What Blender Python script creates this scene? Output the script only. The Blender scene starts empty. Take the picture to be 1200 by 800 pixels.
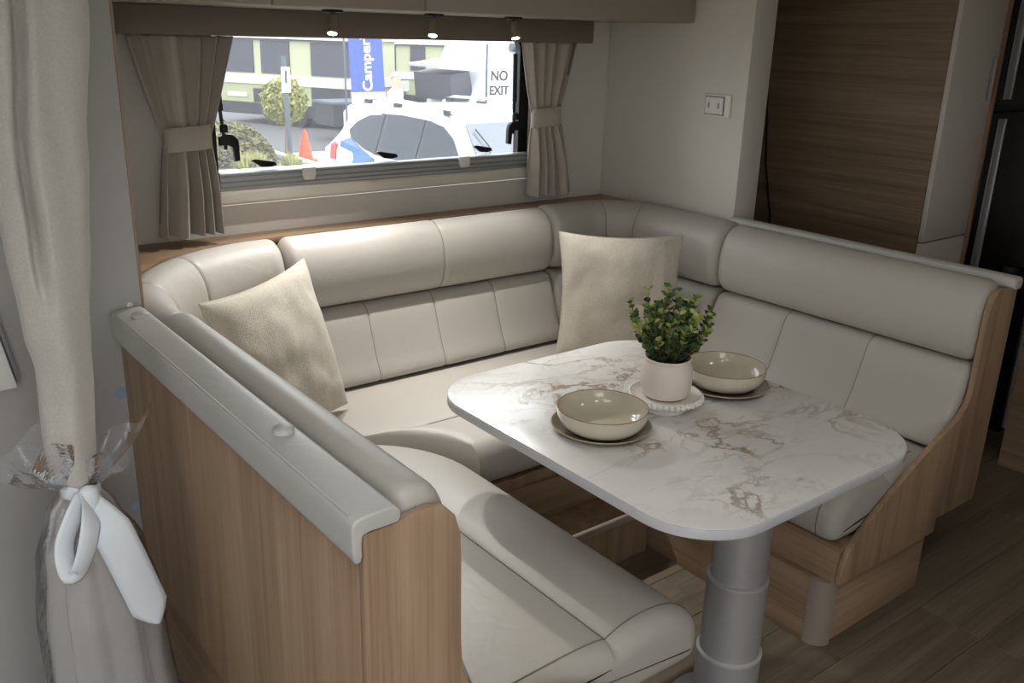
import bpy, bmesh, math, random
from math import sin, cos, pi, radians, sqrt
from mathutils import Vector, Matrix, noise
random.seed(7)
C = bpy.context.scene.collection
S = bpy.context.scene

# ------------------------------------------------------------ camera
yaw, pitch, roll = radians(38.243), radians(18.757), radians(1.637)
fw = Vector((sin(yaw)*cos(pitch), cos(yaw)*cos(pitch), -sin(pitch)))
rt = Vector((cos(yaw), -sin(yaw), 0)); dn = fw.cross(rt)
r2 = rt*cos(roll) - dn*sin(roll); d2 = rt*sin(roll) + dn*cos(roll)
cd = bpy.data.cameras.new('camera'); cam = bpy.data.objects.new('camera', cd); C.objects.link(cam)
cd.sensor_width = 36; cd.lens = 1067.6/1200*36; cd.clip_start = .02; cd.clip_end = 300
M = Matrix((r2, -d2, -fw)).transposed().to_4x4(); M.translation = (0, 0, 1.6)
cam.matrix_world = M
S.camera = cam

# ------------------------------------------------------------ world, exposure
W = bpy.data.worlds.new('overcast_sky'); S.world = W; W.use_nodes = True
bg = W.node_tree.nodes['Background']; bg.inputs[0].default_value = (.93, .96, 1, 1); bg.inputs[1].default_value = 4.3
vs = S.view_settings; vs.view_transform = 'Standard'; vs.look = 'None'; vs.exposure = 0.0; vs.gamma = 1; vs.use_curve_mapping = False
sd = bpy.data.lights.new('sun', 'SUN'); so = bpy.data.objects.new('sun', sd); C.objects.link(so)
sd.energy = .5; sd.angle = radians(12); so.rotation_euler = (radians(38), radians(8), 0)   # soft sun behind thin cloud, high over the car park

# ------------------------------------------------------------ materials
def lin(c):
    return tuple((v/255/12.92 if v/255 <= .04045 else ((v/255+.055)/1.055)**2.4) for v in c) + (1,)
MATS = {}
def mat(name, col, rough=.5, metal=0, bump=0, bscale=200, vary=0, vscale=8, spec=.5, emit=None, estr=0, coat=0, sheen=0, stretch=(1, 1, 1)):
    m = bpy.data.materials.new(name); m.use_nodes = True; nt = m.node_tree; N = nt.nodes; L = nt.links
    p = N['Principled BSDF']; c = lin(col)
    p.inputs['Base Color'].default_value = c; p.inputs['Roughness'].default_value = rough
    p.inputs['Metallic'].default_value = metal; p.inputs['Specular IOR Level'].default_value = spec
    p.inputs['Coat Weight'].default_value = coat; p.inputs['Sheen Weight'].default_value = sheen
    tc = N.new('ShaderNodeTexCoord'); mp = N.new('ShaderNodeMapping'); mp.inputs['Scale'].default_value = stretch
    L.new(tc.outputs['Object'], mp.inputs[0])
    if vary:
        n = N.new('ShaderNodeTexNoise'); n.inputs['Scale'].default_value = vscale; n.inputs['Detail'].default_value = 5
        L.new(mp.outputs[0], n.inputs['Vector'])
        mx = N.new('ShaderNodeMix'); mx.data_type = 'RGBA'
        mx.inputs[6].default_value = tuple(v*(1-vary) for v in c[:3])+(1,); mx.inputs[7].default_value = tuple(min(1, v*(1+vary)) for v in c[:3])+(1,)
        L.new(n.outputs[0], mx.inputs[0]); L.new(mx.outputs[2], p.inputs['Base Color'])
    if bump:
        n = N.new('ShaderNodeTexNoise'); n.inputs['Scale'].default_value = bscale; n.inputs['Detail'].default_value = 3
        L.new(mp.outputs[0], n.inputs['Vector'])
        b = N.new('ShaderNodeBump'); b.inputs['Strength'].default_value = bump; b.inputs['Distance'].default_value = .002
        L.new(n.outputs[0], b.inputs['Height']); L.new(b.outputs[0], p.inputs['Normal'])
    if emit:
        p.inputs['Emission Color'].default_value = lin(emit); p.inputs['Emission Strength'].default_value = estr
    MATS[name] = m; return m

def wood(name, light, mid, dark, axis, rough=.5, fine=70, rnd=False):
    m = bpy.data.materials.new(name); m.use_nodes = True; nt = m.node_tree; N = nt.nodes; L = nt.links
    p = N['Principled BSDF']; p.inputs['Roughness'].default_value = rough; p.inputs['Specular IOR Level'].default_value = .35
    tc = N.new('ShaderNodeTexCoord'); add = N.new('ShaderNodeVectorMath'); add.operation = 'ADD'
    L.new(tc.outputs['Object'], add.inputs[0])
    if rnd:
        oi = N.new('ShaderNodeObjectInfo'); sc = N.new('ShaderNodeVectorMath'); sc.operation = 'SCALE'; sc.inputs[0].default_value = (7, 13, 5)
        L.new(oi.outputs['Random'], sc.inputs['Scale']); L.new(sc.outputs[0], add.inputs[1])
    def nz(s_along, s_across, det, dist=0):
        mp = N.new('ShaderNodeMapping'); s = [s_across]*3; s['xyz'.index(axis)] = s_along; mp.inputs['Scale'].default_value = s
        L.new(add.outputs[0], mp.inputs[0]); n = N.new('ShaderNodeTexNoise'); n.inputs['Scale'].default_value = 1; n.inputs['Detail'].default_value = det
        n.inputs['Distortion'].default_value = dist; L.new(mp.outputs[0], n.inputs['Vector']); return n
    a = nz(1.1, fine*.32, 5, .6); b = nz(3.5, fine*2.6, 4); g = nz(.7, fine*.11, 2, .3)
    r = N.new('ShaderNodeValToRGB'); e = r.color_ramp.elements
    e[0].position = .32; e[0].color = lin(dark); e[1].position = .68; e[1].color = lin(light); k = e.new(.5); k.color = lin(mid)
    m1 = N.new('ShaderNodeMath'); m1.operation = 'MULTIPLY_ADD'; m1.inputs[1].default_value = .45; m1.inputs[2].default_value = 0
    L.new(a.outputs[0], m1.inputs[0])
    m2 = N.new('ShaderNodeMath'); m2.operation = 'MULTIPLY_ADD'; m2.inputs[1].default_value = .3; L.new(b.outputs[0], m2.inputs[0]); L.new(m1.outputs[0], m2.inputs[2])
    m3 = N.new('ShaderNodeMath'); m3.operation = 'MULTIPLY_ADD'; m3.inputs[1].default_value = .25; L.new(g.outputs[0], m3.inputs[0]); L.new(m2.outputs[0], m3.inputs[2])
    L.new(m3.outputs[0], r.inputs[0]); L.new(r.outputs[0], p.inputs['Base Color'])
    bp = N.new('ShaderNodeBump'); bp.inputs['Strength'].default_value = .12; bp.inputs['Distance'].default_value = .001
    L.new(b.outputs[0], bp.inputs['Height']); L.new(bp.outputs[0], p.inputs['Normal'])
    MATS[name] = m; return m

OL, OM, OD = (176, 151, 125), (156, 130, 104), (120, 96, 74)
wood('oak_z', OL, OM, OD, 'z'); wood('oak_x', OL, OM, OD, 'x'); wood('oak_y', OL, OM, OD, 'y')
wood('oak_shade', (164, 144, 120), (140, 120, 97), (108, 90, 70), 'y', .5, 130)
wood('plank_vinyl', (140, 128, 111), (119, 107, 91), (94, 83, 70), 'x', .45, 45, True)
mat('vinyl', (184, 179, 170), .43, bump=.10, bscale=420, spec=.45)
mat('vinyl_cap', (186, 184, 178), .42, bump=.10, bscale=420, spec=.45)  # same vinyl on the caps, with cool daylight put into its colour
mat('thread', (128, 122, 112), .7)
mat('weave', (208, 200, 185), .95, bump=.9, bscale=300, vary=.22, vscale=190, spec=.1, sheen=.2)
mat('drape', (176, 168, 157), .9, bump=.3, bscale=900, vary=.05, vscale=300, spec=.1)
mat('wool', (196, 191, 182), .97, bump=.6, bscale=420, vary=.16, vscale=230, spec=.05, sheen=.3)
mat('wall_board', (212, 207, 198), .6, bump=.05, bscale=150, vary=.02, vscale=90)
mat('grey_board', (178, 176, 172), .6, bump=.05, bscale=150, vary=.02, vscale=90)
mat('locker_board', (156, 147, 136), .55)
mat('pelmet_cloth', (118, 107, 95), .8, bump=.15, bscale=500)
mat('white_gloss', (222, 216, 206), .35)
mat('white_plastic', (226, 224, 218), .4)
mat('sill_cream', (216, 210, 196), .5)
mat('dark_line', (60, 58, 55), .6)
mat('aluminium', (178, 180, 178), .38, .85)
mat('cassette_grey', (176, 178, 176), .45, .25)
mat('alu_edge', (150, 152, 150), .4, .6)
mat('pedestal_grey', (176, 174, 174), .38, .35)
mat('pedestal_ring', (205, 204, 203), .35, .4)
mat('black_plastic', (14, 14, 16), .45)
mat('black_gloss', (8, 8, 10), .25, spec=.3)
mat('chrome', (215, 215, 215), .12, 1)
mat('copper_edge', (142, 112, 88), .5)
mat('board_edge', (150, 132, 112), .6)
mat('taupe_trim', (150, 138, 126), .45)
mat('blue_cap', (150, 160, 178), .6)
mat('ribbon', (226, 232, 236), .5, sheen=.1)
mat('lamp_body', (150, 145, 135), .3, .8)
mat('lamp_glow', (255, 244, 225), .5, emit=(255, 240, 215), estr=25)
mat('fill_lamp_glow', (255, 250, 240), .5, emit=(255, 246, 232), estr=6)
mat('ceiling_white', (214, 210, 203), .7)
mat('pot_clay', (226, 212, 200), .75, bump=.05, bscale=200)
mat('stand_white', (236, 231, 224), .5)
mat('soil', (48, 38, 30), .95)
mat('bowl_glaze', (206, 198, 178), .16, vary=.10, vscale=30, coat=.4)
mat('bowl_rim', (150, 122, 88), .3)
mat('plate_glaze', (124, 112, 96), .18, vary=.25, vscale=25, coat=.4)
mat('plate_edge', (176, 160, 132), .25)
mat('bracket_grey', (120, 120, 120), .5)
for nm in ('vinyl', 'vinyl_cap'):          # soft creases in the upholstery
    nt = MATS[nm].node_tree; N = nt.nodes; L = nt.links; p = N['Principled BSDF']; tc = N.new('ShaderNodeTexCoord')
    n = N.new('ShaderNodeTexNoise'); n.inputs['Scale'].default_value = 16; n.inputs['Detail'].default_value = 2; n.inputs['Distortion'].default_value = 1.2; L.new(tc.outputs['Object'], n.inputs['Vector'])
    b = N.new('ShaderNodeBump'); b.inputs['Strength'].default_value = .12; b.inputs['Distance'].default_value = .012; L.new(n.outputs[0], b.inputs['Height'])
    old = p.inputs['Normal'].links[0].from_node; L.new(b.outputs[0], old.inputs['Normal'])
# marble table laminate
def marble():
    m = bpy.data.materials.new('marble'); m.use_nodes = True; nt = m.node_tree; N = nt.nodes; L = nt.links
    p = N['Principled BSDF']; p.inputs['Roughness'].default_value = .24; p.inputs['Specular IOR Level'].default_value = .8
    tc = N.new('ShaderNodeTexCoord')
    def vein(scale, dist, lo, hi, off):
        mp = N.new('ShaderNodeMapping'); mp.inputs['Location'].default_value = off; mp.inputs['Rotation'].default_value = (0, 0, .7); mp.inputs['Scale'].default_value = (1, 1.7, 1)
        L.new(tc.outputs['Object'], mp.inputs[0])
        n = N.new('ShaderNodeTexNoise'); n.inputs['Scale'].default_value = scale; n.inputs['Detail'].default_value = 9; n.inputs['Roughness'].default_value = .62; n.inputs['Distortion'].default_value = dist
        L.new(mp.outputs[0], n.inputs['Vector'])
        s = N.new('ShaderNodeMath'); s.operation = 'SUBTRACT'; s.inputs[1].default_value = .5; L.new(n.outputs[0], s.inputs[0])
        a = N.new('ShaderNodeMath'); a.operation = 'ABSOLUTE'; L.new(s.outputs[0], a.inputs[0])
        r = N.new('ShaderNodeMapRange'); r.inputs[1].default_value = lo; r.inputs[2].default_value = hi; r.inputs[3].default_value = 1; r.inputs[4].default_value = 0; r.interpolation_type = 'SMOOTHSTEP'
        L.new(a.outputs[0], r.inputs[0]); return r, mp
    v1, mp = vein(3.4, .5, .0, .03, (3.3, .9, 0)); v2, _ = vein(7, .8, .0, .05, (5.1, 1.2, 0)); v3, _ = vein(2.2, .2, 0, .22, (9.1, 3.2, 0))
    mask = N.new('ShaderNodeTexNoise'); mask.inputs['Scale'].default_value = 2.6; mask.inputs['Detail'].default_value = 3; L.new(mp.outputs[0], mask.inputs['Vector'])
    mr = N.new('ShaderNodeMapRange'); mr.inputs[1].default_value = .46; mr.inputs[2].default_value = .63; L.new(mask.outputs[0], mr.inputs[0])
    mu = N.new('ShaderNodeMath'); mu.operation = 'MULTIPLY'; L.new(v1.outputs[0], mu.inputs[0]); L.new(mr.outputs[0], mu.inputs[1])
    mu2 = N.new('ShaderNodeMath'); mu2.operation = 'MULTIPLY'; L.new(v2.outputs[0], mu2.inputs[0]); L.new(mr.outputs[0], mu2.inputs[1])
    def mix(fac, scale, base, col):
        x = N.new('ShaderNodeMix'); x.data_type = 'RGBA'
        f = N.new('ShaderNodeMath'); f.operation = 'MULTIPLY'; f.inputs[1].default_value = scale; L.new(fac, f.inputs[0]); L.new(f.outputs[0], x.inputs[0])
        if isinstance(base, tuple): x.inputs[6].default_value = base
        else: L.new(base, x.inputs[6])
        x.inputs[7].default_value = col; return x.outputs[2]
    c = mix(v3.outputs[0], .35, lin((234, 232, 228)), lin((214, 212, 207)))
    c = mix(v1.outputs[0], .22, c, lin((176, 172, 166)))
    c = mix(mu2.outputs[0], .5, c, lin((184, 168, 142)))
    c = mix(mu.outputs[0], .8, c, lin((152, 128, 98)))
    L.new(c, p.inputs['Base Color']); MATS['marble'] = m
marble()
mat('table_edge', (200, 200, 202), .4, vary=.1, vscale=20)
def clear_mat(name, tint, gl_rough, fac_min, ior=1.45):
    m = bpy.data.materials.new(name); m.use_nodes = True; nt = m.node_tree; N = nt.nodes; L = nt.links
    N.remove(N['Principled BSDF']); out = N['Material Output']
    t = N.new('ShaderNodeBsdfTransparent'); t.inputs[0].default_value = tint
    g = N.new('ShaderNodeBsdfGlossy'); g.inputs['Roughness'].default_value = gl_rough
    fr = N.new('ShaderNodeFresnel'); fr.inputs[0].default_value = ior
    ad = N.new('ShaderNodeMath'); ad.operation = 'ADD'; ad.inputs[1].default_value = fac_min; ad.use_clamp = True; L.new(fr.outputs[0], ad.inputs[0])
    mx = N.new('ShaderNodeMixShader'); L.new(ad.outputs[0], mx.inputs[0]); L.new(t.outputs[0], mx.inputs[1]); L.new(g.outputs[0], mx.inputs[2]); L.new(mx.outputs[0], out.inputs[0])
    MATS[name] = m; return m
def acrylic():
    m = clear_mat('window_acrylic', (.97, .98, .98, 1), .02, 0.0, 1.15); N = m.node_tree.nodes; L = m.node_tree.links; out = N['Material Output']
    old = out.inputs[0].links[0].from_socket; t = N.new('ShaderNodeBsdfTranslucent'); t.inputs[0].default_value = (.9, .9, .95, 1)
    mx = N.new('ShaderNodeMixShader'); mx.inputs[0].default_value = .035; L.new(old, mx.inputs[1]); L.new(t.outputs[0], mx.inputs[2]); L.new(mx.outputs[0], out.inputs[0])
acrylic()
def poly_film():
    m = clear_mat('poly_film', (.95, .95, .97, 1), .07, .04, 1.35); N = m.node_tree.nodes; L = m.node_tree.links; out = N['Material Output']
    old = out.inputs[0].links[0].from_socket; df = N.new('ShaderNodeBsdfDiffuse'); df.inputs[0].default_value = (.85, .85, .88, 1)
    mx = N.new('ShaderNodeMixShader'); mx.inputs[0].default_value = .10; L.new(old, mx.inputs[1]); L.new(df.outputs[0], mx.inputs[2]); L.new(mx.outputs[0], out.inputs[0])
    tc = N.new('ShaderNodeTexCoord'); n = N.new('ShaderNodeTexNoise'); n.inputs['Scale'].default_value = 26; n.inputs['Detail'].default_value = 3
    L.new(tc.outputs['Object'], n.inputs['Vector']); b = N.new('ShaderNodeBump'); b.inputs['Strength'].default_value = .45; b.inputs['Distance'].default_value = .02
    L.new(n.outputs[0], b.inputs['Height'])
    for nd in N:
        if nd.type in ('BSDF_GLOSSY', 'FRESNEL'): L.new(b.outputs[0], nd.inputs['Normal'])
poly_film()
# outdoors
mat('concrete', (140, 138, 132), .9, vary=.12, vscale=1.5)
mat('asphalt', (84, 84, 84), .9, vary=.15, vscale=3)
mat('car_white', (196, 199, 203), .25, coat=.6)
mat('car_glass', (44, 50, 58), .1, spec=.12)
mat('windscreen', (92, 100, 108), .08, spec=.9)
mat('car_red', (190, 44, 44), .3); mat('car_blue', (38, 92, 190), .3); mat('tyre', (26, 26, 27), .8)
mat('camper_green', (150, 154, 116), .7); mat('camper_white', (186, 184, 180), .6); mat('camper_dark', (44, 47, 52), .7)
mat('camper_screen', (58, 60, 70), .5, vary=.2, vscale=3); mat('camper_roof', (190, 186, 184), .5); mat('camper_post', (168, 171, 138), .7)
mat('banner_blue', (62, 84, 170), .7); mat('banner_white', (236, 238, 240), .7); mat('sign_white', (238, 238, 236), .5); mat('sign_black', (40, 42, 46), .6)
mat('post_grey', (78, 86, 94), .6); mat('cone_orange', (222, 82, 40), .6)
mat('leaf_yellow', (136, 138, 74), .7, vary=.35, vscale=4); mat('leaf_hedge', (110, 108, 68), .8, vary=.35, vscale=5); mat('leaf_straw', (158, 158, 100), .8, vary=.3, vscale=8)
mat('bark', (136, 118, 98), .9); mat('skin', (214, 160, 132), .6); mat('shirt', (240, 240, 242), .8); mat('trousers', (60, 64, 80), .8); mat('hair', (150, 140, 130), .8)
# plant leaves vary from dark to lime per leaf
def leaf_mat(name, a, b, c):
    m = bpy.data.materials.new(name); m.use_nodes = True; N = m.node_tree.nodes; L = m.node_tree.links; p = N['Principled BSDF']; p.inputs['Roughness'].default_value = .45
    g = N.new('ShaderNodeNewGeometry'); r = N.new('ShaderNodeValToRGB'); e = r.color_ramp.elements
    e[0].color = lin(a); e[1].color = lin(c); k = e.new(.5); k.color = lin(b)
    L.new(g.outputs['Random Per Island'], r.inputs[0]); L.new(r.outputs[0], p.inputs['Base Color']); MATS[name] = m
leaf_mat('leaf_deep', (40, 58, 32), (66, 92, 44), (98, 124, 60)); leaf_mat('leaf_lime', (110, 134, 62), (160, 172, 88), (206, 208, 132))

# ------------------------------------------------------------ mesh helpers
class G:
    """collects vertices and faces in world coordinates"""
    def __init__(s): s.v = []; s.f = []
    def add(s, v, f):
        o = len(s.v); s.v += [tuple(p) for p in v]; s.f += [tuple(i+o for i in q) for q in f]; return s
    def box(s, x0, x1, y0, y1, z0, z1):
        v = [(x, y, z) for x in (x0, x1) for y in (y0, y1) for z in (z0, z1)]
        return s.add(v, [(0, 1, 3, 2), (4, 6, 7, 5), (0, 4, 5, 1), (2, 3, 7, 6), (0, 2, 6, 4), (1, 5, 7, 3)])
    def rbox(s, x0, x1, y0, y1, z0, z1, r=.005, seg=2):
        bm = bmesh.new(); bmesh.ops.create_cube(bm, size=1)
        for v in bm.verts: v.co = Vector(((x0+x1)/2+v.co.x*(x1-x0), (y0+y1)/2+v.co.y*(y1-y0), (z0+z1)/2+v.co.z*(z1-z0)))
        bmesh.ops.bevel(bm, geom=bm.edges[:], offset=r, segments=seg, affect='EDGES', profile=.5)
        return s.bm(bm)
    def bm(s, bm):
        bm.verts.index_update(); s.add([v.co[:] for v in bm.verts], [[v.index for v in f.verts] for f in bm.faces]); bm.free(); return s
    def tube(s, pts, r, n=8, closed=False):
        pts = [Vector(p) for p in pts]; m = len(pts); rings = []; up = None; rr = r if isinstance(r, (list, tuple)) else [r]*m
        for i, p in enumerate(pts):
            a = pts[(i-1) % m] if (closed or i) else p; b = pts[(i+1) % m] if (closed or i < m-1) else p
            t = (b-a).normalized()
            if up is None: up = Vector((0, 0, 1)) if abs(t.z) < .9 else Vector((1, 0, 0))
            x = t.cross(up).normalized(); up = x.cross(t).normalized()
            rings.append([p+x*cos(k*2*pi/n)*rr[i]+up*sin(k*2*pi/n)*rr[i] for k in range(n)])
        f = []; q = m if closed else m-1
        for i in range(q):
            for k in range(n):
                j = (i+1) % m; f.append((i*n+k, i*n+(k+1) % n, j*n+(k+1) % n, j*n+k))
        if not closed: f += [tuple(range(n))[::-1], tuple((m-1)*n+k for k in range(n))]
        return s.add([v for g in rings for v in g], f)
    def lathe(s, prof, c, n=48, closed=False):
        """prof [(r, z)] turned about the vertical through c"""
        v = []; f = []; m = len(prof)
        for (r, z) in prof:
            for k in range(n): v.append((c[0]+r*cos(2*pi*k/n), c[1]+r*sin(2*pi*k/n), c[2]+z))
        for i in range(m if closed else m-1):
            j = (i+1) % m
            for k in range(n): f.append((i*n+k, i*n+(k+1) % n, j*n+(k+1) % n, j*n+k))
        if not closed: f += [tuple(range(n))[::-1], tuple((m-1)*n+k for k in range(n))]
        return s.add(v, f)
    def prism(s, poly, axis, a, b, bev=0):
        """polygon in the other two axes (in order) pushed from a to b along axis"""
        bm = bmesh.new()
        def P(p, t): return {'x': (t, p[0], p[1]), 'y': (p[0], t, p[1]), 'z': (p[0], p[1], t)}[axis]
        A = [bm.verts.new(P(p, a)) for p in poly]; B = [bm.verts.new(P(p, b)) for p in poly]; n = len(poly)
        e = [bm.faces.new(A), bm.faces.new(B[::-1])]
        for i in range(n): bm.faces.new((A[i], B[i], B[(i+1) % n], A[(i+1) % n]))
        bmesh.ops.recalc_face_normals(bm, faces=bm.faces[:])
        if bev: bmesh.ops.bevel(bm, geom=list({ed for f in e for ed in f.edges}), offset=bev, segments=2, affect='EDGES', profile=.5)
        return s.bm(bm)
    def loft(s, rings, cap=True):
        n = len(rings[0]); f = []
        for i in range(len(rings)-1):
            for k in range(n): f.append((i*n+k, i*n+(k+1) % n, (i+1)*n+(k+1) % n, (i+1)*n+k))
        if cap: f += [tuple(range(n))[::-1], tuple((len(rings)-1)*n+k for k in range(n))]
        return s.add([p for r in rings for p in r], f)
    def grid(s, rows):
        n = len(rows[0]); f = [(i*n+k, i*n+k+1, (i+1)*n+k+1, (i+1)*n+k) for i in range(len(rows)-1) for k in range(n-1)]
        return s.add([p for r in rows for p in r], f)
    def obj(s, name, m, parent=None, loc=(0, 0, 0), smooth=40):
        me = bpy.data.meshes.new(name); l = Vector(loc)
        me.from_pydata([Vector(p)-l for p in s.v], [], s.f); me.validate(); me.update()
        bm = bmesh.new(); bm.from_mesh(me); bmesh.ops.recalc_face_normals(bm, faces=bm.faces[:]); bm.to_mesh(me); bm.free()
        me.materials.append(MATS[m])
        if smooth:
            me.shade_smooth(); me.set_sharp_from_angle(angle=radians(smooth))
        o = bpy.data.objects.new(name, me); C.objects.link(o)
        if parent: o.parent = parent
        else: o.location = l
        return o

def tag(o, label, cat, group=None):
    o['label'] = label; o['category'] = cat
    if group: o['group'] = group
    return o
class Thing:
    def __init__(s, name, label, cat, loc, group=None):
        s.o = bpy.data.objects.new(name, None); C.objects.link(s.o); s.o.location = loc; s.o.empty_display_size = .05; s.loc = Vector(loc)
        tag(s.o, label, cat, group)
    def part(s, name, g, m, parent=None, smooth=40, label=None, kind=None):
        o = g.obj(name, m, parent or s.o, s.loc, smooth)
        if label: o['label'] = label
        if kind: o['kind'] = kind
        return o
def copy_thing(t, loc, label, group):
    def cp(o, par):
        c = o.copy(); C.objects.link(c); c.parent = par
        for ch in list(o.children): cp(ch, c)
        return c
    r = cp(t.o, None); r.location = loc; r['label'] = label; r['group'] = group; return r
def struct(name, g, m, smooth=30, parent=None, loc=(0, 0, 0)):
    o = g.obj(name, m, parent, loc, smooth); 
    if not parent: o['kind'] = 'structure'
    return o
def smooth_loop(p, it=2):
    for _ in range(it):
        q = []; n = len(p)
        for i in range(n):
            a, b = p[i], p[(i+1) % n]; q += [(a[0]*.75+b[0]*.25, a[1]*.75+b[1]*.25), (a[0]*.25+b[0]*.75, a[1]*.25+b[1]*.75)]
        p = q
    return p
def inset_loop(p, d):
    n = len(p); A = sum(p[i][0]*p[(i+1) % n][1]-p[(i+1) % n][0]*p[i][1] for i in range(n)); sg = 1 if A > 0 else -1; o = []
    for i in range(n):
        a, b = Vector(p[i-1]), Vector(p[(i+1) % n]); t = (b-a).normalized(); nv = Vector((-t.y, t.x))*sg; o.append((p[i][0]+nv.x*d, p[i][1]+nv.y*d))
    return o
def sweep(prof, path, s0, s1, seams=(), r=.03, step=.04, groove=.006):
    """prof(s) closed [(d,z)]; path(s) -> ((x,y),(nx,ny)) with d measured along n; puffed ends, grooves at seams"""
    st = {}
    for k in range(7):
        e = r*(1-cos(k/6*pi/2)); i = r-sqrt(max(0, r*r-(r-e)**2)); st[s0+e] = i; st[s1-e] = i
    m = max(2, int((s1-s0)/step))
    for k in range(1, m):
        s = s0+(s1-s0)*k/m
        if s0+r < s < s1-r and all(abs(s-q) > .012 for q in seams): st[s] = 0
    for q in seams:
        for dd, i in ((-.012, 0), (-.006, groove*.35), (0, groove), (.006, groove*.35), (.012, 0)): st[q+dd] = i
    rings = []
    for s in sorted(st):
        (x, y), (nx, ny) = path(s); rings.append([(x+d*nx, y+d*ny, z) for d, z in inset_loop(prof(s), st[s])])
    return G().loft(rings)
def seam_line(prof, path, s, zmin, zmax, dmin, inset, r=.0022):
    (x, y), (nx, ny) = path(s); p = [q for q in inset_loop(prof(s), inset) if q[0] > dmin and zmin < q[1] < zmax]
    # keep the run in order along the loop (start where the gap is)
    full = inset_loop(prof(s), inset); n = len(full); keep = [q[0] > dmin and zmin < q[1] < zmax for q in full]
    st = next(i for i in range(n) if keep[i] and not keep[i-1]); run = []
    i = st
    while keep[i % n] and len(run) < n: run.append(full[i % n]); i += 1
    return G().tube([(x+d*nx, y+d*ny, z) for d, z in run], r, 6)

# ============================================================ THE SETTING
ZC = 1.98
fl = struct('floor', G().box(-2.2, 4.7, -1.0, 2.95, -.06, -.004), 'taupe_trim')
PW = .185
full = None
for i in range(-1, 7):
    y0 = .885 + (i-1)*PW
    off = {1: 2.43, 2: 3.225}.get(i, 2.43 + (i*.47) % 1.2)
    x = off - 1.2*3
    while x < 4.6:
        if x + 1.2 > .6:
            if full is None:
                g = G().rbox(0, 1.199, 0, PW-.001, -.004, 0, .0012, 1); o = g.obj('plank', 'plank_vinyl', fl, (0, 0, 0), 30); full = o.data
            else:
                o = bpy.data.objects.new('plank', full); C.objects.link(o); o.parent = fl
            o.location = (x, y0, 0)
        x += 1.2
# window wall with its opening
WX0, WX1, WZ0, WZ1, YW = 1.02, 2.33, 1.04, 1.60, 2.89
struct('wall_back', G().box(-2.2, WX0, YW, YW+.04, 0, ZC).box(WX1, 4.7, YW, YW+.04, 0, ZC).box(WX0, WX1, YW, YW+.04, 0, WZ0).box(WX0, WX1, YW, YW+.04, WZ1, ZC), 'wall_board')
struct('wall_right', G().rbox(2.744, 2.868, 2.16, 2.889, 0, ZC-.001, .004), 'wall_board')
wl = struct('wall_left', G().rbox(-2.19, .585, 2.15, 2.889, 0, ZC-.001, .003), 'grey_board')
struct('trim_1', G().rbox(.582, .588, 2.147, 2.153, .96, 1.97, .001), 'board_edge')
struct('trim_2', G().rbox(2.737, 2.743, 2.884, 2.889, .95, 1.6, .002), 'wall_board')
HX0, HX1, HY0, HY1 = -.30, .45, .10, .85      # unseen roof hatch, added to let daylight down onto the bench side
struct('ceiling', G().box(-2.2, HX0, -1.0, 2.95, ZC, ZC+.05).box(HX1, 4.7, -1.0, 2.95, ZC, ZC+.05).box(HX0, HX1, -1.0, HY0, ZC, ZC+.05).box(HX0, HX1, HY1, 2.95, ZC, ZC+.05), 'ceiling_white')
struct('added_roof_hatch', G().box(HX0-.03, HX0, HY0-.03, HY1+.03, ZC-.015, ZC-.001).box(HX1, HX1+.03, HY0-.03, HY1+.03, ZC-.015, ZC-.001).box(HX0, HX1, HY0-.03, HY0, ZC-.015, ZC-.001).box(HX0, HX1, HY1, HY1+.03, ZC-.015, ZC-.001), 'white_plastic')
struct('wall_front', G().box(-2.2, -1.0, -1.04, -1.0, 0, ZC).box(.25, 4.7, -1.04, -1.0, 0, ZC).box(-1.0, .25, -1.04, -1.0, 1.82, ZC), 'wall_board')  # unseen doorway opening, added to let daylight in behind the camera
struct('wall_end_left', G().box(-2.24, -2.2, -1.04, 2.95, 0, 1.0).box(-2.24, -2.2, -1.04, 2.95, 1.5, ZC).box(-2.24, -2.2, -1.04, -.5, 1.0, 1.5).box(-2.24, -2.2, 1.2, 2.95, 1.0, 1.5), 'wall_board')  # bedroom window opening, out of view, added for daylight
struct('wall_end_right', G().box(4.7, 4.74, -1.04, 2.95, 0, ZC), 'wall_board')
for k, (x, z) in enumerate(((.514, .762), (.522, .452), (.556, .972))):
    s_ = .0155 if k < 2 else .007
    tag(G().lathe([(s_, 0), (s_, .002), (s_*.8, .0035), (.001, .004)], (0, 0, 0), 24).obj('screw_cap', 'blue_cap' if k < 2 else 'white_plastic', None, (0, 0, 0)),
        ('pale blue round screw cap, upper of two on grey board', 'pale blue round screw cap, lower of two on grey board', 'tiny white screw cap above the padded seat rail')[k], 'screw cap', 'screw caps on the grey board')
    o = C.objects[-1]; o.location = (x, 2.15, z); o.rotation_euler = (pi/2, 0, 0)
# ------------------------------------------------------------ window
wn = struct('window_1', G().add([], []).box(WX0, WX0+.045, YW+.005, YW+.035, WZ0+.08, WZ1).box(WX1-.048, WX1, YW+.005, YW+.035, WZ0+.08, WZ1).box(WX0+.045, WX1-.048, YW+.005, YW+.035, WZ1-.016, WZ1), 'black_plastic')
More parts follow.
